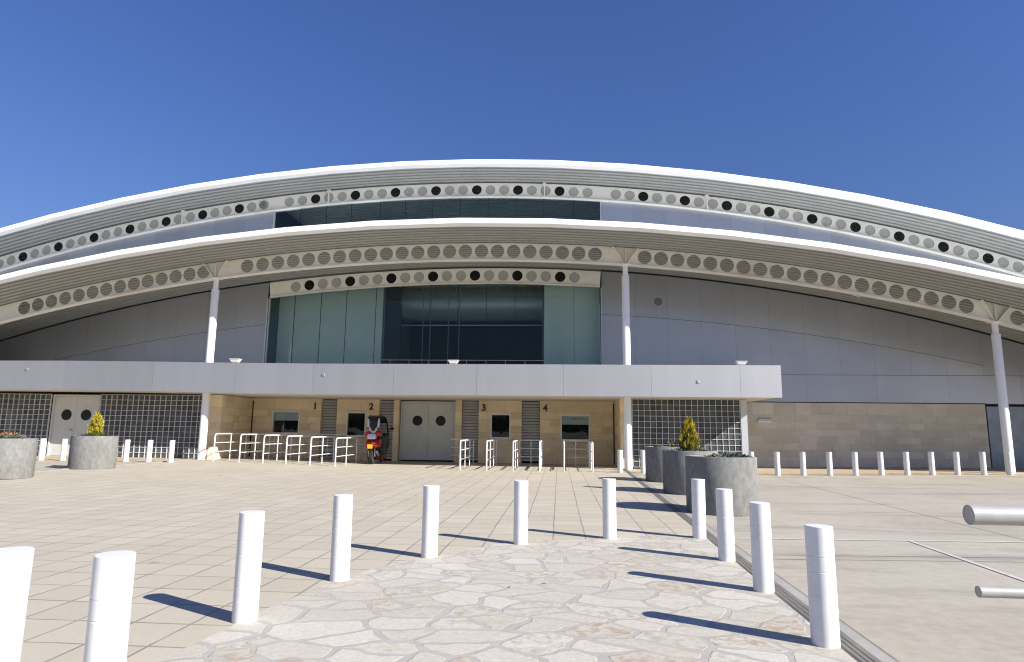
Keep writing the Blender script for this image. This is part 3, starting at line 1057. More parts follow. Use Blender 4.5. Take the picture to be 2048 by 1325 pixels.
def text(body, size, x, y, z, name, mat, parent, bold=0.0, depth=0.012, align='LEFT'):
    cu = bpy.data.curves.new(name, 'FONT')
    cu.body = body
    cu.size = size
    cu.extrude = depth
    cu.offset = bold
    cu.align_x = align
    tmp = bpy.data.objects.new(name + '_curve', cu)
    COL.objects.link(tmp)
    bpy.context.view_layer.update()
    me = bpy.data.meshes.new_from_object(tmp.evaluated_get(bpy.context.evaluated_depsgraph_get()))
    bpy.data.objects.remove(tmp)
    me.transform(Matrix.Translation((x, y, z)) @ Matrix.Rotation(R(90), 4, 'X'))
    me.materials.clear()
    me.materials.append(MAT[mat])
    o = bpy.data.objects.new(name, me)
    COL.objects.link(o)
    par(o, parent)
    return o
for d, x in (('1', -10.56), ('2', -8.10), ('3', -3.26), ('4', -0.67)):
    text(d, 0.385, x, TY - 0.016, 2.165, 'gate_number', 'number_black', arena, bold=0.012)
text('CAMEL A IE', 0.105, 0.70, TY + 0.09, 1.825, 'window_lettering', 'lettering', arena, depth=0.002, align='CENTER')

# double doors with portholes
def double_door(x0, x1, zb, zt, y, handle_x):
    mb = MB()
    mb.box(x0 - 0.07, x0, y - 0.05, y + 0.08, zb, zt + 0.07)
    mb.box(x1, x1 + 0.07, y - 0.05, y + 0.08, zb, zt + 0.07)
    mb.box(x0, x1, y - 0.05, y + 0.08, zt, zt + 0.07)
    d = mb.build('entrance_door', 'door_grey', arena)
    xm = (x0 + x1) / 2
    for a, b, cx in ((x0 + .004, xm - .005, x0 + (x1 - x0) * 0.29), (xm + .005, x1 - .004, x0 + (x1 - x0) * 0.735)):
        mb = MB()
        mb.box(a, b, y, y + 0.06, zb + 0.02, zt - 0.006)
        mb.build('door_leaf', 'door_grey', d)
        mb = MB()
        n = 24
        cz = zb + (zt - zb) * 0.69
        for r, yy in ((0.215, y - 0.012),):
            mb.add([(cx + r * math.cos(2 * math.pi * k / n), yy, cz + r * math.sin(2 * math.pi * k / n)) for k in range(n)] +
                   [(cx + r * math.cos(2 * math.pi * k / n), y + .01, cz + r * math.sin(2 * math.pi * k / n)) for k in range(n)],
                   [tuple(range(n)), tuple(range(n, 2 * n))[::-1]] + [(k, n + k, n + (k + 1) % n, (k + 1) % n) for k in range(n)])
        mb.build('porthole', 'dark_glass', d)
    mb = MB()
    mb.box(handle_x - 0.11, handle_x + 0.02, y - 0.07, y - 0.045, zb + 1.03, zb + 1.06)
    mb.box(handle_x - 0.005, handle_x + 0.02, y - 0.07, y + 0.0, zb + 1.03, zb + 1.06)
    mb.box(handle_x - 0.02, handle_x + 0.03, y - 0.012, y + 0.0, zb + 0.9, zb + 1.1)
    mb.build('handle', 'galv', d)
double_door(-6.70, -4.44, 0.05, 2.47, 27.02, -5.66)
double_door(-20.28, -18.42, 0.13, 2.50, 24.30, -19.45)

# glass block walls
def glass_blocks(x0, x1, z0, z1, nx, nz, y):
    mb = MB()
    b = 0.0095
    for i in range(nx + 1):
        q = x0 + (x1 - x0) * i / nx
        mb.box(q - b, q + b, y - 0.012, y + 0.05, z0, z1)
    for j in range(nz + 1):
        q = z0 + (z1 - z0) * j / nz
        for i in range(nx):
            a = x0 + (x1 - x0) * i / nx + b
            c = x0 + (x1 - x0) * (i + 1) / nx - b
            mb.box(a, c, y - 0.0105, y + 0.05, q - b, q + b)
    g = mb.build('glass_block_wall', 'mortar_frame', arena)
    mb = MB()
    for i in range(nx):
        for j in range(nz):
            a, c = x0 + (x1 - x0) * i / nx + b, x0 + (x1 - x0) * (i + 1) / nx - b
            d, e = z0 + (z1 - z0) * j / nz + b, z0 + (z1 - z0) * (j + 1) / nz - b
            t = 0.03
            yj = y + random.uniform(-0.002, 0.004)
            mb.add([(a, y + 0.03, d), (c, y + 0.03, d), (c, y + 0.03, e), (a, y + 0.03, e), (a + t, yj + 0.012, d + t), (c - t, yj + 0.012, d + t), (c - t, yj + 0.012, e - t), (a + t, yj + 0.012, e - t)],
                   [(4, 5, 6, 7), (0, 1, 5, 4), (1, 2, 6, 5), (2, 3, 7, 6), (3, 0, 4, 7)])
    mb.build('glass_blocks', 'block_glass', g)
glass_blocks(2.74, 6.68, 0.07, 2.57, 18, 12, 24.2)
glass_blocks(-18.28, -13.98, 0.12, 2.58, 19, 12, 24.2)
glass_blocks(-27.0, -20.40, 0.12, 2.58, 29, 12, 24.2)
mb = MB()
mb.box(6.70, 6.93, 24.17, 24.32, 0.02, 2.57)
mb.box(6.85, 6.93, 24.33, WALL - 0.06, 0.02, 2.57)
mb.build('end_post', 'galv', arena)

# the canopy
def cz(x): return 0.10 * sstep(-8, -20, x)
def cy(x): return 22.55 + (0.0009 * (x + 2) ** 2 if x < -2 else 0.0)
CB, CT = 2.575, 3.695
SEAM = [-33.0, -29.9, -26.4, -22.6, -18.8, -15.2, -11.95, -9.0, -5.98, -2.94, 0.16, 3.23, 6.29, 7.68]
mb = MB()
for i in range(len(SEAM) - 1):
    a, b = SEAM[i] + 0.003, SEAM[i + 1] - 0.003
    mb.add([(a, cy(a), CB + cz(a)), (b, cy(b), CB + cz(b)), (b, cy(b), CT + cz(b)), (a, cy(a), CT + cz(a)),
            (a, cy(a) + .05, CB + cz(a)), (b, cy(b) + .05, CB + cz(b)), (b, cy(b) + .05, CT + cz(b)), (a, cy(a) + .05, CT + cz(a))],
           [(0, 1, 2, 3), (0, 4, 5, 1), (3, 2, 6, 7), (1, 5, 6, 2), (4, 0, 3, 7)])
mb.box(7.63, 7.678, 22.61, 26.84, CB, CT)
can = mb.build('canopy', 'fascia_metal', arena)
mb = MB()
xs = fr(-33, 7.62, 30)
for i in range(30):
    a, b = xs[i], xs[i + 1]
    for dz, yo in ((CB + 0.012, 0.05), (CT - 0.25, 0.05)):
        mb.quad((a, cy(a) + yo, dz + cz(a)), (b, cy(b) + yo, dz + cz(b)), (b, 27.3, dz + cz(b)), (a, 27.3, dz + cz(a)))
mb.build('canopy_ceiling', 'plaster', can)
for x in (-22.5, -18.8, -15.3, -12.3, -9.5, -6.6, -3.8, -1.0, 1.84, 4.6):
    mb = MB()
    mb.lathe([(0.10, CB + cz(x) + 0.002), (0.10, CB + cz(x) + 0.011)], 16, x, 23.0)
    mb.build('downlight', 'louvre_grey', can)
for x, z in ((-20.4, 3.37), (-8.6, 3.29), (4.85, 3.11)):
    mb = MB()
    yy = cy(x)
    mb.box(x - 0.045, x + 0.045, yy - 0.03, yy - 0.002, z + cz(x) - 0.05, z + cz(x) + 0.05)
    mb.build('sensor_box', 'fascia_metal', can, bevel=0.008)
# guard rail on the canopy roof before the glass
mb = MB()
mb.tube([(-8.0, 26.4, 4.26), (-0.6, 26.4, 4.26)], 0.012, 8)
for q in fr(-8.0, -0.6, 9):
    mb.tube([(q, 26.4, 3.3), (q, 26.4, 4.25)], 0.009, 6)
mb.build('guard_rail', 'louvre_grey', arena)
# box lamp on the stone wall
mb = MB()
mb.box(8.10, 8.64, WALL - 0.15, WALL - 0.05, 1.865, 1.945)
wl = mb.build('wall_lamp', 'galv', arena, bevel=0.012)
mb = MB()
mb.box(8.11, 8.63, WALL - 0.14, WALL - 0.06, 1.79, 1.862)
mb.build('lamp_diffuser', 'white_paint', wl, bevel=0.01)

# floodlights standing on the canopy edge
fl_lab = ['small white floodlight on the canopy edge beside the left round column', 'small white floodlight on the canopy edge before the dark glass', 'small white floodlight on the canopy near its right end']
def make_flood(x, y, z):
    r = empty('floodlight', (x, y, z))
    r.scale = (0.72, 0.8, 0.8)
    mb = MB()
    mb.add([(-0.17, -.10, 0.06), (0.17, -.10, 0.06), (0.17, .10, 0.06), (-0.17, .10, 0.06), (-0.26, -.14, 0.20), (0.26, -.14, 0.20), (0.26, .14, 0.20), (-0.26, .14, 0.20)],
           [(0, 3, 2, 1), (4, 5, 6, 7), (0, 1, 5, 4), (1, 2, 6, 5), (2, 3, 7, 6), (3, 0, 4, 7)])
    mb.build('housing', 'white_paint', r, bevel=0.012)
    mb = MB()
    mb.box(-0.27, 0.27, -.15, .15, 0.20, 0.225)
    mb.build('rim', 'rail_paint', r)
    mb = MB()
    mb.tube([(0, 0, -0.29), (0, 0, 0.07)], 0.03, 8)
    mb.build('stand', 'galv', r)
    return r
f0 = make_flood(-11.58, 21.85, 3.56)
for i, x in enumerate((-12.15, -3.85, 6.42)):
    o = f0 if i == 0 else copy_tree(f0)
    o.location = (x, 22.83 + (0.08 if x < -8 else 0), CT - 0.01 + cz(x))
    tag(o, fl_lab[i], 'floodlight', 'floodlights along the canopy')

# ------------------------------------------------------------------ bollards
def make_bollard():
    r = empty('bollard', (0, 0, 0))
    mb = MB()
    mb.lathe([(0.0865, -0.02), (0.0865, 0.455), (0.084, 0.462)], 32)
    mb.build('shaft', 'bollard_white', r, smooth=True, sharp=18)
    mb = MB()
    mb.lathe([(0.083, 0.455), (0.086, 0.464), (0.086, 0.552), (0.083, 0.555)], 32)
    mb.build('collar', 'bollard_white', r, smooth=True, sharp=18)
    mb = MB()
    mb.lathe([(0.083, 0.554), (0.0865, 0.557), (0.0865, 0.742), (0.0835, 0.745)], 32)
    mb.build('cap', 'bollard_white', r, smooth=True, sharp=18)
    return r
bol0 = make_bollard()
near = [(-2.66, 3.03, 'white bollard at the left edge of the picture, nearest of all'), (-2.10, 3.00, 'white bollard right of the one cut by the left edge, cut by the bottom edge'),
        (-2.21, 4.58, 'white bollard at the left corner of the flagstones, its foot in view'), (-1.97, 5.85, 'white bollard on the left rim of the flagstones, fourth from the left edge'),
        (-1.385, 6.99, 'white bollard below the scooter, fifth from the left edge'), (-0.46, 7.90, 'white bollard at the far rim of the flagstones, below ticket window three'),
        (0.645, 8.46, 'white bollard at the far rim of the flagstones, below ticket window four'), (1.81, 8.66, 'white bollard overlapping the left side of the nearest concrete tub'),
        (1.79, 7.22, 'white bollard overlapping the middle of the nearest concrete tub'), (1.765, 5.90, 'white bollard by the drain, second nearest on the right side'),
        (1.72, 4.50, 'large white bollard by the drain, nearest on the right side')]
first = True
def place_bollard(x, y, lab, grp, rz):
    global first
    o = bol0 if first else copy_tree(bol0)
    first = False
    o.location = (x, y, gz(x, y) + 0.004)
    o.rotation_euler = (random.uniform(-.009, .009), random.uniform(-.009, .009), rz)
    tag(o, lab, 'bollard', grp)
for x, y, lab in near:
    place_bollard(x, y, lab, 'bollards round the flagstones', random.uniform(0, 6))
row = [(2.03, 21.75, 'white bollard before the right entrance column, left one of the pair'), (2.80, 21.8, 'white bollard close left of the concrete tubs, before the glass blocks')]
ords = ['first', 'second', 'third', 'fourth', 'fifth', 'sixth', 'seventh', 'eighth', 'ninth']
px = [(6.30, 21.7)] + [(7.13, 21.75), (7.96, 21.80), (8.82, 21.85), (9.66, 21.92), (10.52, 22.02), (11.38, 22.12), (12.22, 22.22), (13.06, 22.3), (13.92, 22.36), (14.78, 22.42)]
row.append((px[0][0], px[0][1], 'white bollard whose top just shows behind the nearest concrete tub'))
for i, (x, y) in enumerate(px[1:10]):
    row.append((x, y, '%s white bollard right of the concrete tubs, before the stone wall' % ords[i]))
row.append((px[10][0], px[10][1], 'white bollard before the foot of the far right column'))
for x, y, lab in row:
    place_bollard(x, y, lab, 'bollards in the row before the building', random.uniform(0, 6))
lrow = [(-18.4, 'white bollard between the two left tubs, beside the flower tub'), (-17.5, 'white bollard between the two left tubs, beside the shrub tub'),
        (-14.72, 'white bollard right of the left shrub tub, nearest to the tub'), (-13.72 - 0.02, 'white bollard right of the left shrub tub, middle of three'), (-12.93, 'white bollard right of the left shrub tub, nearest to the round column')]
lx = [-18.05, -17.25, -14.95, -14.12, -13.32]
for (q, lab), x in zip(lrow, lx):
    place_bollard(x, 21.3, lab, 'bollards on the left pavement', random.uniform(0, 6))

# ------------------------------------------------------------------ concrete tubs and plants
def make_tub():
    r = empty('planter_tub', (0, 0, 0))
    mb = MB()
    mb.lathe([(0.592, 0.0), (0.598, 0.03), (0.598, 0.93), (0.590, 0.945), (0.525, 0.945), (0.515, 0.93), (0.515, 0.80)], 64, caps=False)
    mb.build('tub', 'concrete_tub', r, smooth=True)
    mb = MB()
    n = 40
    ring = [(0.518 * math.cos(2 * math.pi * k / n), 0.518 * math.sin(2 * math.pi * k / n), 0.895 + random.uniform(-.01, .01)) for k in range(n)]
    r2 = [(0.25 * math.cos(2 * math.pi * k / n), 0.25 * math.sin(2 * math.pi * k / n), 0.915 + random.uniform(-.015, .015)) for k in range(n)]
    mb.add(ring + r2 + [(0, 0, 0.92)], [(k, (k + 1) % n, n + (k + 1) % n, n + k) for k in range(n)] + [(n + k, n + (k + 1) % n, 2 * n) for k in range(n)])
    mb.build('soil', 'soil', r)
    return r
tub0 = make_tub()
TUBS = [(2.82, 11.55, 'nearest concrete tub, with low grey plants, behind the right bollards', 1.0, 0.2),
        (2.96, 14.95, 'middle concrete tub of the right three, with the golden conifer', 1.0, 1.9),
        (3.02, 18.4, 'rearmost concrete tub of the right three, mostly hidden by the others', 1.0, 3.3),
        (-13.38, 17.65, 'concrete tub with a golden conifer on the left pavement', 0.98, 4.1),
        (-13.14, 14.45, 'concrete tub of orange flowers cut by the left edge', 0.98, 5.5)]
for i, (x, y, lab, s, rz) in enumerate(TUBS):
    o = tub0 if i == 0 else copy_tree(tub0)
    o.location = (x, y, gz(x, y) + 0.003)
    o.scale = (s, s, s)
    o.rotation_euler = (0, 0, rz)
    tag(o, lab, 'planter', 'round concrete tubs')
def tubtop(i):
    x, y, _, s, _ = TUBS[i]
    return x, y, gz(x, y) + 0.90 * s

def leaf(mb, p, d, ln, wd, nrm=None):
    d = d.normalized()
    s = d.cross(Vector((random.uniform(-1, 1), random.uniform(-1, 1), random.uniform(-1, 1)))).normalized() * wd
    up_ = s.cross(d).normalized() * wd * 0.4
    mb.add([p, p + d * ln * 0.5 + s + up_, p + d * ln, p + d * ln * 0.5 - s + up_], [(0, 1, 2, 3)])

def conifer(i, h, rad, lab, dx=0, dy=0):
    x, y, z = tubtop(i)
    r = empty('conifer_shrub', (x + dx, y + dy, z))
    tag(r, lab, 'shrub', 'golden conifers in tubs')
    gold, green = MB(), MB()
    for k in range(1150):
        t = random.random() ** 1.25
        zz = 0.03 + t * h * 0.93
        prof = (1 - t) ** 0.72 * (0.74 + 0.95 * t * (1 - 0.35 * t))
        a = random.uniform(0, 2 * math.pi)
        lump = 1 + 0.22 * math.sin(3 * a + 9 * t) + 0.12 * math.sin(7 * a - 14 * t)
        q = random.random() ** 0.45
        rr = rad * prof * q * lump
        p = Vector((rr * math.cos(a), rr * math.sin(a), zz))
        out = Vector((math.cos(a), math.sin(a), 0))
        d = out * random.uniform(0.15, 0.75) + Vector((random.uniform(-.3, .3), random.uniform(-.3, .3), 1.0))
        tgt = gold if (q > 0.72 and t > 0.08 and random.random() < 0.45 + 0.45 * t) else green
        for j in range(4):
            leaf(tgt, p + Vector((random.uniform(-.015, .015), random.uniform(-.015, .015), j * 0.012)), d + Vector((random.uniform(-.45, .45), random.uniform(-.45, .45), random.uniform(-.1, .3))), random.uniform(0.045, 0.085), random.uniform(0.006, 0.012))
    for j in range(40):
        leaf(gold, Vector((random.uniform(-.012, .012), random.uniform(-.012, .012), h * random.uniform(0.86, 0.97))), Vector((random.uniform(-.25, .25), random.uniform(-.25, .25), 1)), 0.07, 0.008)
    fo = gold.build('golden_foliage', 'leaf_gold', r)
    green.build('inner_foliage', 'leaf_green', r)
    mb = MB()
    mb.tube([(0, 0, -0.03), (0.005, 0, h * 0.4), (0, 0, h * 0.85)], [0.025, 0.017, 0.005], 8)
    mb.build('stem', 'bark', r)
conifer(1, 0.76, 0.25, 'golden green conifer in the middle tub of the right three')
conifer(3, 0.66, 0.20, 'golden green conifer in the tub on the left pavement')

def plant(i, dx, dy, name, lab, cat, leafm, rad, h, n, flowers=0, fm=None, grp=None):
    x, y, z = tubtop(i)
    r = empty(name, (x + dx, y + dy, z))
    tag(r, lab, cat, grp)
    mb = MB()
    for k in range(n):
        a = random.uniform(0, 2 * math.pi)
        q = random.random() ** 0.6
        p = Vector((rad * q * math.cos(a), rad * q * math.sin(a), random.uniform(0.0, h * (1 - 0.6 * q))))
        d = Vector((math.cos(a) * (0.3 + q), math.sin(a) * (0.3 + q), random.uniform(0.2, 1.0)))
        leaf(mb, p, d, random.uniform(0.05, 0.10), random.uniform(0.008, 0.018))
    mb.build('leaves', leafm, r)
    mb = MB()
    for k in range(6):
        a = random.uniform(0, 2 * math.pi)
        q = rad * random.uniform(.1, .6)
        mb.tube([(0, 0, -0.02), (q * math.cos(a) * .6, q * math.sin(a) * .6, h * 0.5), (q * math.cos(a), q * math.sin(a), h * 0.9)], [0.006, 0.005, 0.003], 5)
    mb.build('stems', 'leaf_dark', r)
    for k in range(flowers):
        a = random.uniform(0, 2 * math.pi)
        q = rad * random.uniform(.1, .95)
        c = Vector((q * math.cos(a), q * math.sin(a), h * random.uniform(0.8, 1.25)))
        mb = MB()
        tilt = Vector((random.uniform(-.5, .5), random.uniform(-.9, .2), 1)).normalized()
        b1 = tilt.cross(Vector((1, 0, 0))).normalized()
        b2 = tilt.cross(b1)
        for ringk, (pr, lift) in enumerate(((0.027, 0.0), (0.020, 0.006), (0.012, 0.010))):
            for j in range(9):
                t = 2 * math.pi * (j + 0.5 * ringk) / 9
                dd = b1 * math.cos(t) + b2 * math.sin(t)
                sd = b1 * -math.sin(t) + b2 * math.cos(t)
                mb.add([c + tilt * lift, c + dd * pr * .7 + sd * pr * .34 + tilt * (lift + .004), c + dd * pr + tilt * (lift + .008), c + dd * pr * .7 - sd * pr * .34 + tilt * (lift + .004)], [(0, 1, 2, 3)])
        mb.build('flower', fm, r)
FG = 'flowering plants in the left edge tub'
plant(4, 0.02, -0.30, 'flower_plant', 'orange flowering plant at the front of the tub by the left edge', 'plant', 'leaf_silver', 0.24, 0.12, 170, 8, 'petal_orange', FG)
plant(4, 0.22, -0.05, 'flower_plant', 'orange and yellow flowering plant, rightmost in the left edge tub', 'plant', 'leaf_silver', 0.22, 0.14, 170, 7, 'petal_yellow', FG)
plant(4, -0.08, 0.02, 'flower_plant', 'orange flowering plant in the middle of the left edge tub', 'plant', 'leaf_silver', 0.24, 0.16, 180, 8, 'petal_orange', FG)
plant(4, -0.28, -0.08, 'flower_plant', 'orange flowering plant on the left side of the left edge tub', 'plant', 'leaf_silver', 0.22, 0.14, 170, 8, 'petal_orange', FG)
plant(3, -0.28, -0.12, 'low_plant', 'low grey green plant left of the conifer in the left tub', 'plant', 'leaf_silver', 0.15, 0.08, 120)
plant(3, 0.27, -0.08, 'low_plant', 'low green plant right of the conifer in the left tub', 'plant', 'leaf_dark', 0.17, 0.08, 120)
plant(0, 0.12, -0.10, 'low_plant', 'spreading silver green plant in the nearest right tub', 'plant', 'leaf_silver', 0.27, 0.10, 300)
plant(0, -0.20, -0.22, 'flower_plant', 'small reddish flowering plant in the nearest right tub', 'plant', 'leaf_dark', 0.07, 0.05, 40, 2, 'petal_red')
plant(0, 0.33, 0.05, 'low_plant', 'dull green trailing plant at the right rim of the nearest tub', 'plant', 'leaf_dark', 0.15, 0.07, 110)
plant(1, -0.26, -0.14, 'low_plant', 'low silver plant left of the conifer in the middle right tub', 'plant', 'leaf_silver', 0.18, 0.06, 120)
plant(1, 0.26, -0.10, 'low_plant', 'low silver plant right of the conifer in the middle right tub', 'plant', 'leaf_silver', 0.16, 0.06, 120)
plant(2, -0.25, -0.20, 'flower_plant', 'single orange flowering plant in the rearmost right tub', 'plant', 'leaf_dark', 0.09, 0.08, 50, 4, 'petal_orange')
plant(2, 0.10, -0.22, 'sprouting_plant', 'thin upright green sprout in the rearmost right tub', 'plant', 'leaf_green', 0.07, 0.30, 70)

# ------------------------------------------------------------------ crowd railings
def make_rail(ln):
    r = empty('crowd_railing', (0, 0, 0))
    t, rr = 1.0, 0.026
    mb = MB()
    path = [(0, 0, 0), (0, 0, t - 0.13)]
    for k in range(1, 7):
        a = k / 6 * math.pi / 2
        path.append((0, 0.11 * (1 - math.cos(a)), t - 0.13 + 0.11 * math.sin(a)))
    path.append((0, ln, t - 0.02))
    mb.tube(path, rr, 12)
    mb.build('frame', 'rail_paint', r, smooth=True)
    y = 1.15
    while y < ln + 0.1:
        mb = MB()
        mb.tube([(0, min(y, ln - .04), 0), (0, min(y, ln - .04), t - 0.03)], 0.019, 10)
        mb.build('post', 'rail_paint', r, smooth=True)
        y += 1.2
    for z in (0.34, 0.66):
        mb = MB()
        mb.tube([(0, 0.0, z), (0, ln, z)], 0.0155, 10)
        mb.build('crossbar', 'rail_paint', r, smooth=True)
    return r
rl0 = make_rail(3.45)
lp = [(-12.50, 22.55), (-11.50, 22.5), (-10.60, 22.45), (-9.72, 22.38), (-8.80, 22.30), (-7.85, 22.20), (-3.39, 21.98), (-2.46, 21.85), (-1.55, 21.75), (-0.65, 21.7), (0.17, 21.75), (1.13, 21.85)]
rl = ['crowd railing nearest to the left round column', 'second crowd railing from the left round column', 'third crowd railing from the left round column', 'fourth crowd railing from the left, before ticket window one',
      'fifth crowd railing from the left, before the louvre beside number one', 'crowd railing nearest to the scooter', 'crowd railing right of the grey double door, nearest to it', 'crowd railing before ticket window three, left side',
      'crowd railing before ticket window three, right side', 'crowd railing before the louvre left of number four', 'crowd railing before ticket window four, left side', 'rightmost crowd railing, before ticket window four']
for i, (x, y) in enumerate(lp):
    o = rl0 if i == 0 else copy_tree(rl0)
    o.location = (x, y, gz(x, y))
    tag(o, rl[i], 'railing', 'crowd railings before the ticket windows')
def cross_rail(x0, x1, y, lab):
    r = empty('cross_railing', ((x0 + x1) / 2, y, gz(x0, y)))
    hw = (x1 - x0) / 2
    mb = MB()
    mb.tube([(-hw, 0, 0.98), (hw, 0, 0.98)], 0.022, 10)
    mb.build('top_rail', 'rail_paint', r, smooth=True)
    n = max(2, round((x1 - x0) / 0.75))
    for k in range(1, n):
        q = -hw + 2 * hw * k / n
        mb = MB()
        mb.tube([(q, 0, 0), (q, 0, 0.97)], 0.018, 8)
        mb.build('post', 'rail_paint', r, smooth=True)
    for z in (0.34, 0.66):
        mb = MB()
        mb.tube([(-hw, 0, z), (hw, 0, z)], 0.016, 8)
        mb.build('crossbar', 'rail_paint', r, smooth=True)
    tag(r, lab, 'railing', 'cross railings along the ticket windows')
cross_rail(-12.6, -8.82, 26.05, 'long shaded cross railing under ticket window one')
cross_rail(-8.78, -7.6, 26.0, 'short shaded cross railing under ticket window two')
cross_rail(-4.35, -3.41, 25.6, 'short cross railing right of the grey double door')
cross_rail(-1.53, -0.67, 25.35, 'short cross railing before the louvre left of number four')
cross_rail(0.19, 1.11, 25.35, 'short cross railing under ticket window four')
# stone stub at the column foot
mb = MB()
mb.add([(-13.28, 23.45, 0.09), (-12.98, 23.45, 0.09), (-12.98, 23.95, 0.09), (-13.28, 23.95, 0.09), (-13.26, 23.5, 0.60), (-13.12, 23.5, 0.60), (-13.12, 23.9, 0.60), (-13.26, 23.9, 0.60)],
       [(0, 3, 2, 1), (4, 5, 6, 7), (0, 1, 5, 4), (1, 2, 6, 5), (2, 3, 7, 6), (3, 0, 4, 7)])
tag(mb.build('stone_stub', 'stone_grey', bevel=0.015), 'pale tapered stone stub at the foot of the left round column', 'stone')

# ------------------------------------------------------------------ railing end in the right foreground
hr_ = empty('handrail', (2.35, 2.6, 0))
tag(hr_, 'two grey steel rail ends reaching in from the right edge', 'handrail')
hr_['abs'] = (2.35, 2.6, 0.0)
for nm, x0, z, rr in (('top_rail', 1.548, 1.055, 0.0365), ('lower_rail', 1.556, 0.778, 0.0205)):
    mb = MB()
    mb.tube([(x0, 2.6, z), (4.2, 2.6, z)], rr, 40, caps=False)
    t_ = mb.build(nm, 'bar_steel', hr_, smooth=True)
    mb = MB()
    n = 32
    mb.add([(x0 + 0.001, 2.6 + rr * 0.97 * math.cos(2 * math.pi * k / n), z + rr * 0.97 * math.sin(2 * math.pi * k / n)) for k in range(n)], [tuple(range(n))])
    mb.build('end_plate', 'bar_end', t_)
for x in (2.35, 4.0):
    mb = MB()
    mb.tube([(x, 2.6, 0), (x, 2.6, 1.03)], 0.03, 20)
    mb.build('post', 'bar_steel', hr_, smooth=True)

# ------------------------------------------------------------------ the roofed scooter, seen from behind
sco = empty('scooter', (-7.13, 24.22, gz(-7.1, 24.2) + 0.004))
sco.scale = (1.045, 1.045, 1.045)
tag(sco, 'red and black scooter with a roof arch parked beside the grey double door', 'scooter')
def wheel(nm, y, r, wd, steer=0.0):
    mb = MB()
    n = 28
    prof = [(-wd / 2 * .55, r - 0.075), (-wd / 2, r - 0.045), (-wd / 2 * .75, r - 0.012), (0, r), (wd / 2 * .75, r - 0.012), (wd / 2, r - 0.045), (wd / 2 * .55, r - 0.075)]
    for k in range(n):
        a = 2 * math.pi * k / n
        for xx, rr in prof:
            mb.v.append((xx, y + rr * math.cos(a), r + rr * math.sin(a)))
    m_ = len(prof)
    for k in range(n):
        for j in range(m_):
            mb.f.append((k * m_ + j, k * m_ + (j + 1) % m_, ((k + 1) % n) * m_ + (j + 1) % m_, ((k + 1) % n) * m_ + j))
    t = mb.build(nm, 'rubber', sco, smooth=True)
    mb = MB()
    n = 20
    for xx in (-wd * .22, wd * .22):
        mb.add([(xx, y + (r - .075) * math.cos(2 * math.pi * k / n), r + (r - .075) * math.sin(2 * math.pi * k / n)) for k in range(n)] + [(xx * 1.3, y, r)],
               [(k, (k + 1) % n, n) for k in range(n)])
    mb.build('rim', 'chrome', t)
wheel('rear_wheel', 0.0, 0.265, 0.15)
wheel('front_wheel', 1.46, 0.285, 0.13)
def sp_part(nm, pts, x0, x1, mat, bev=0.02):
    mb = MB()
    mb.prism_yz(pts, x0, x1)
    return mb.build(nm, mat, sco, smooth=True, bevel=bev)
sp_part('body', [(-0.10, 0.58), (0.02, 0.86), (0.20, 1.05), (0.42, 1.06), (0.55, 0.62), (0.95, 0.55), (1.12, 0.72), (1.30, 0.80), (1.42, 0.62), (1.15, 0.26), (0.30, 0.22), (0.12, 0.45)], -0.20, 0.20, 'black_paint', 0.05)
sp_part('leg_shield', [(0.30, 0.95), (0.34, 1.08), (0.75, 1.0), (1.05, 1.14), (1.32, 1.02), (1.45, 0.60), (1.2, 0.3), (0.4, 0.4)], -0.235, 0.235, 'black_paint', 0.05)
sp_part('side_panel', [(0.12, 0.24), (0.24, 0.56), (0.55, 0.60), (0.95, 0.54), (1.15, 0.24), (0.9, 0.16), (0.3, 0.16)], -0.25, 0.25, 'black_paint', 0.04)
sp_part('lower_trim', [(0.35, 0.15), (0.42, 0.30), (0.95, 0.30), (1.12, 0.22), (1.0, 0.14)], -0.262, 0.262, 'red_paint', 0.02)
sp_part('tail_fairing', [(-0.30, 0.66), (-0.26, 0.78), (-0.05, 0.90), (0.28, 0.92), (0.32, 0.70), (0.05, 0.58), (-0.15, 0.60)], -0.21, 0.27, 'red_paint', 0.05)
sp_part('rear_mudguard', [(-0.32, 0.48), (-0.30, 0.62), (-0.10, 0.62), (0.05, 0.56), (-0.20, 0.54)], -0.08, 0.08, 'black_paint', 0.015)
mb = MB(); mb.box(-0.095, 0.095, -0.335, -0.325, 0.57, 0.72)
mb.build('number_plate', 'plate_yellow', sco, bevel=0.004)
for xx, mt, w_ in ((0.06, 'lamp_amber', .035), (0.13, 'lamp_white', .042), (0.20, 'lamp_white', .042)):
    mb = MB()
    mb.lathe([(0.0, -0.02), (w_, -0.015), (w_ * .8, 0.015), (0.0, 0.03)], 14, caps=False)
    o = mb.build('tail_lamp', mt, sco, smooth=True)
    o.location = (xx, -0.285 + xx * 0.25, 0.80 - xx * 0.45)
    o.rotation_euler = (R(90), 0, 0)
sp_part('top_case', [(-0.22, 0.90), (-0.20, 1.09), (-0.02, 1.10), (0.02, 0.92)], -0.15, 0.15, 'silver_paint', 0.02)
sp_part('seat', [(0.02, 0.90), (0.05, 1.00), (0.55, 0.88), (0.60, 0.78), (0.2, 0.78)], -0.17, 0.17, 'rubber', 0.03)
for sg in (-1, 1):
    mb = MB()
    mb.prism_xz([(sg * 0.10, 1.02), (sg * 0.30, 1.00), (sg * 0.27, 1.14), (sg * 0.14, 1.20)], -0.14, 0.20)
    mb.build('shoulder_panel', 'red_paint', sco, smooth=True, bevel=0.02)
    mb = MB()
    mb.prism_xz([(sg * 0.12, 1.25), (sg * 0.255, 1.25), (sg * 0.25, 1.345), (sg * 0.14, 1.345)], -0.02, 0.20)
    mb.build('headrest_wing', 'red_paint', sco, smooth=True, bevel=0.015)
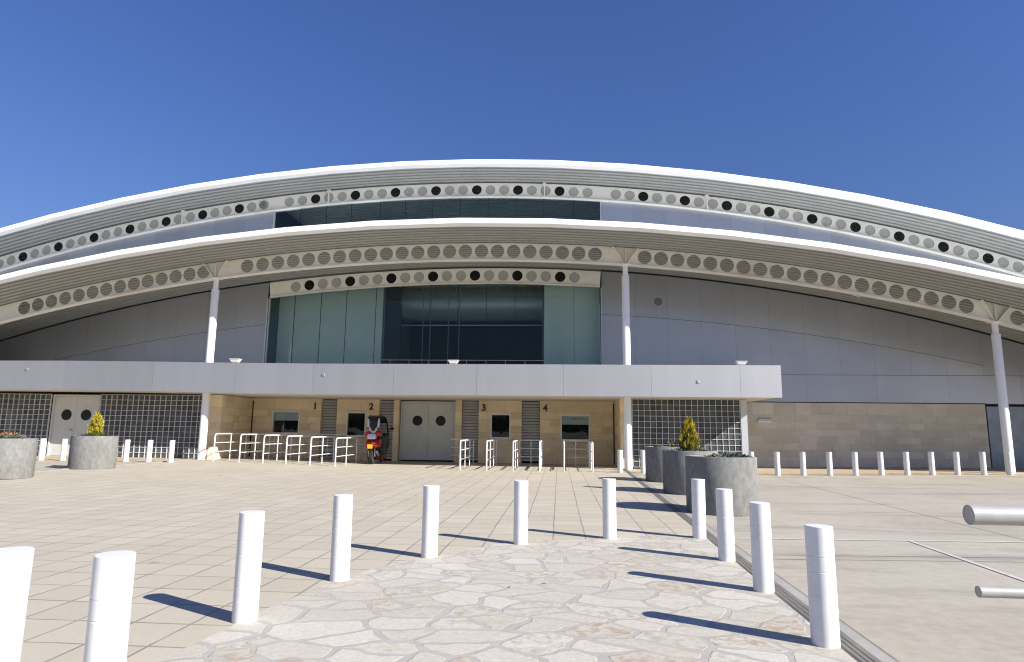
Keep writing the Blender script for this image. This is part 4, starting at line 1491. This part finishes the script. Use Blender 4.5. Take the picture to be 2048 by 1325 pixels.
# silver backrest frame: two arms that meet in a stem, dark pad between
mb = MB()
mb.prism_xz([(-0.235, 1.64), (-0.175, 1.66), (-0.145, 1.36), (0.0, 1.21), (0.145, 1.36), (0.175, 1.66), (0.235, 1.64), (0.215, 1.34), (0.07, 1.12), (0.06, 1.06), (-0.06, 1.06), (-0.07, 1.12), (-0.215, 1.34)], -0.02, 0.06)
mb.build('backrest_frame', 'silver_paint', sco, smooth=True, bevel=0.012)
mb = MB()
mb.prism_xz([(-0.13, 1.62), (0.13, 1.62), (0.135, 1.38), (0.05, 1.20), (-0.05, 1.20), (-0.135, 1.38)], -0.04, 0.07)
mb.build('backrest_pad', 'rubber', sco, smooth=True, bevel=0.03)
# roof arch: two rails and the roof skin, falling to the front
arcp = [(0.0, 1.60), (0.06, 1.70), (0.22, 1.76), (0.55, 1.765), (0.85, 1.70), (1.08, 1.50), (1.25, 1.22), (1.34, 0.95), (1.36, 0.75)]
for sg in (-1, 1):
    mb = MB()
    mb.tube([(sg * 0.215, y, z - 0.01) for y, z in arcp], 0.028, 10)
    mb.build('roof_rail', 'black_paint', sco, smooth=True)
mb = MB()
for i in range(4):
    (a, b), (c, d) = arcp[i], arcp[i + 1]
    mb.quad((-0.21, a, b + 0.01), (0.21, a, b + 0.01), (0.21, c, d + 0.01), (-0.21, c, d + 0.01))
    mb.quad((-0.21, a, b - 0.02), (0.21, a, b - 0.02), (0.21, c, d - 0.02), (-0.21, c, d - 0.02))
mb.build('roof_panel', 'black_paint', sco)
mb = MB()
for i in range(4, 7):
    (a, b), (c, d) = arcp[i], arcp[i + 1]
    mb.quad((-0.20, a, b), (0.20, a, b), (0.20, c, d), (-0.20, c, d))
mb.build('windscreen', 'screen_glass', sco)
mb = MB()
mb.tube([(-0.34, 1.0, 1.06), (-0.18, 1.08, 1.08), (0.18, 1.08, 1.08), (0.34, 1.0, 1.06)], 0.017, 8)
mb.build('handlebar', 'black_paint', sco)
sp_part('front_shield', [(1.05, 0.55), (1.15, 0.95), (1.38, 0.95), (1.55, 0.72), (1.52, 0.56), (1.3, 0.52)], -0.24, 0.24, 'black_paint', 0.05)
for sg in (-1, 1):
    mb = MB()
    mb.tube([(sg * 0.22, 1.18, 1.24), (sg * 0.33, 1.16, 1.28)], 0.012, 8)
    arm = mb.build('mirror', 'black_paint', sco)
    mb = MB()
    mb.prism_xz([(sg * 0.32, 1.25), (sg * 0.44, 1.24), (sg * 0.47, 1.29), (sg * 0.45, 1.345), (sg * 0.34, 1.34), (sg * 0.31, 1.30)], 1.13, 1.20)
    mb.build('mirror_shell', 'black_paint', arm, smooth=True, bevel=0.015)
    mb = MB()
    mb.prism_xz([(sg * 0.335, 1.262), (sg * 0.435, 1.255), (sg * 0.455, 1.29), (sg * 0.44, 1.33), (sg * 0.345, 1.325)], 1.122, 1.127)
    mb.build('mirror_face', 'mirror_glass', arm)
mb = MB()
mb.tube([(0.13, 0.55, 0.24), (0.17, 0.30, 0.25), (0.19, 0.12, 0.34), (0.20, -0.12, 0.46)], [0.025, 0.035, 0.055, 0.05], 12)
mb.build('exhaust', 'chrome', sco, smooth=True)
mb = MB()
mb.tube([(-0.13, 0.0, 0.28), (-0.13, -0.04, 0.60)], 0.028, 10)
mb.tube([(0.10, 0.0, 0.28), (0.10, -0.04, 0.60)], 0.022, 10)
mb.build('rear_shock', 'chrome', sco)
mb = MB()
mb.tube([(-0.16, 0.75, 0.18), (-0.24, 0.70, 0.0)], 0.014, 8)
mb.tube([(0.16, 0.75, 0.18), (0.24, 0.70, 0.0)], 0.014, 8)
mb.build('stand', 'chrome', sco)

# ------------------------------------------------------------------ far tree belt behind the camera: the ticket windows mirror it
mb = MB()
xx = -75.0
while xx < 40:
    h = random.uniform(3.0, 4.8)
    rx = random.uniform(2.5, 4.5)
    yy = -62 + random.uniform(-4, 4)
    for k in range(420):
        a, b, q = random.uniform(0, 6.283), random.uniform(-0.5, 1.0), random.random() ** 0.4
        cb = math.sqrt(1 - b * b)
        p = Vector((xx + rx * q * cb * math.cos(a), yy + rx * 0.8 * q * cb * math.sin(a), h * (0.52 + 0.46 * b * q)))
        leaf(mb, p, Vector((random.uniform(-1, 1), random.uniform(-1, 1), random.uniform(-.4, 1))), random.uniform(0.5, 0.9), random.uniform(0.25, 0.4))
    xx += rx * random.uniform(0.8, 1.5)
tb = mb.build('tree_belt', 'leaf_dark')
tag(tb, 'far belt of dark trees mirrored in the ticket windows', 'trees', kind='stuff')
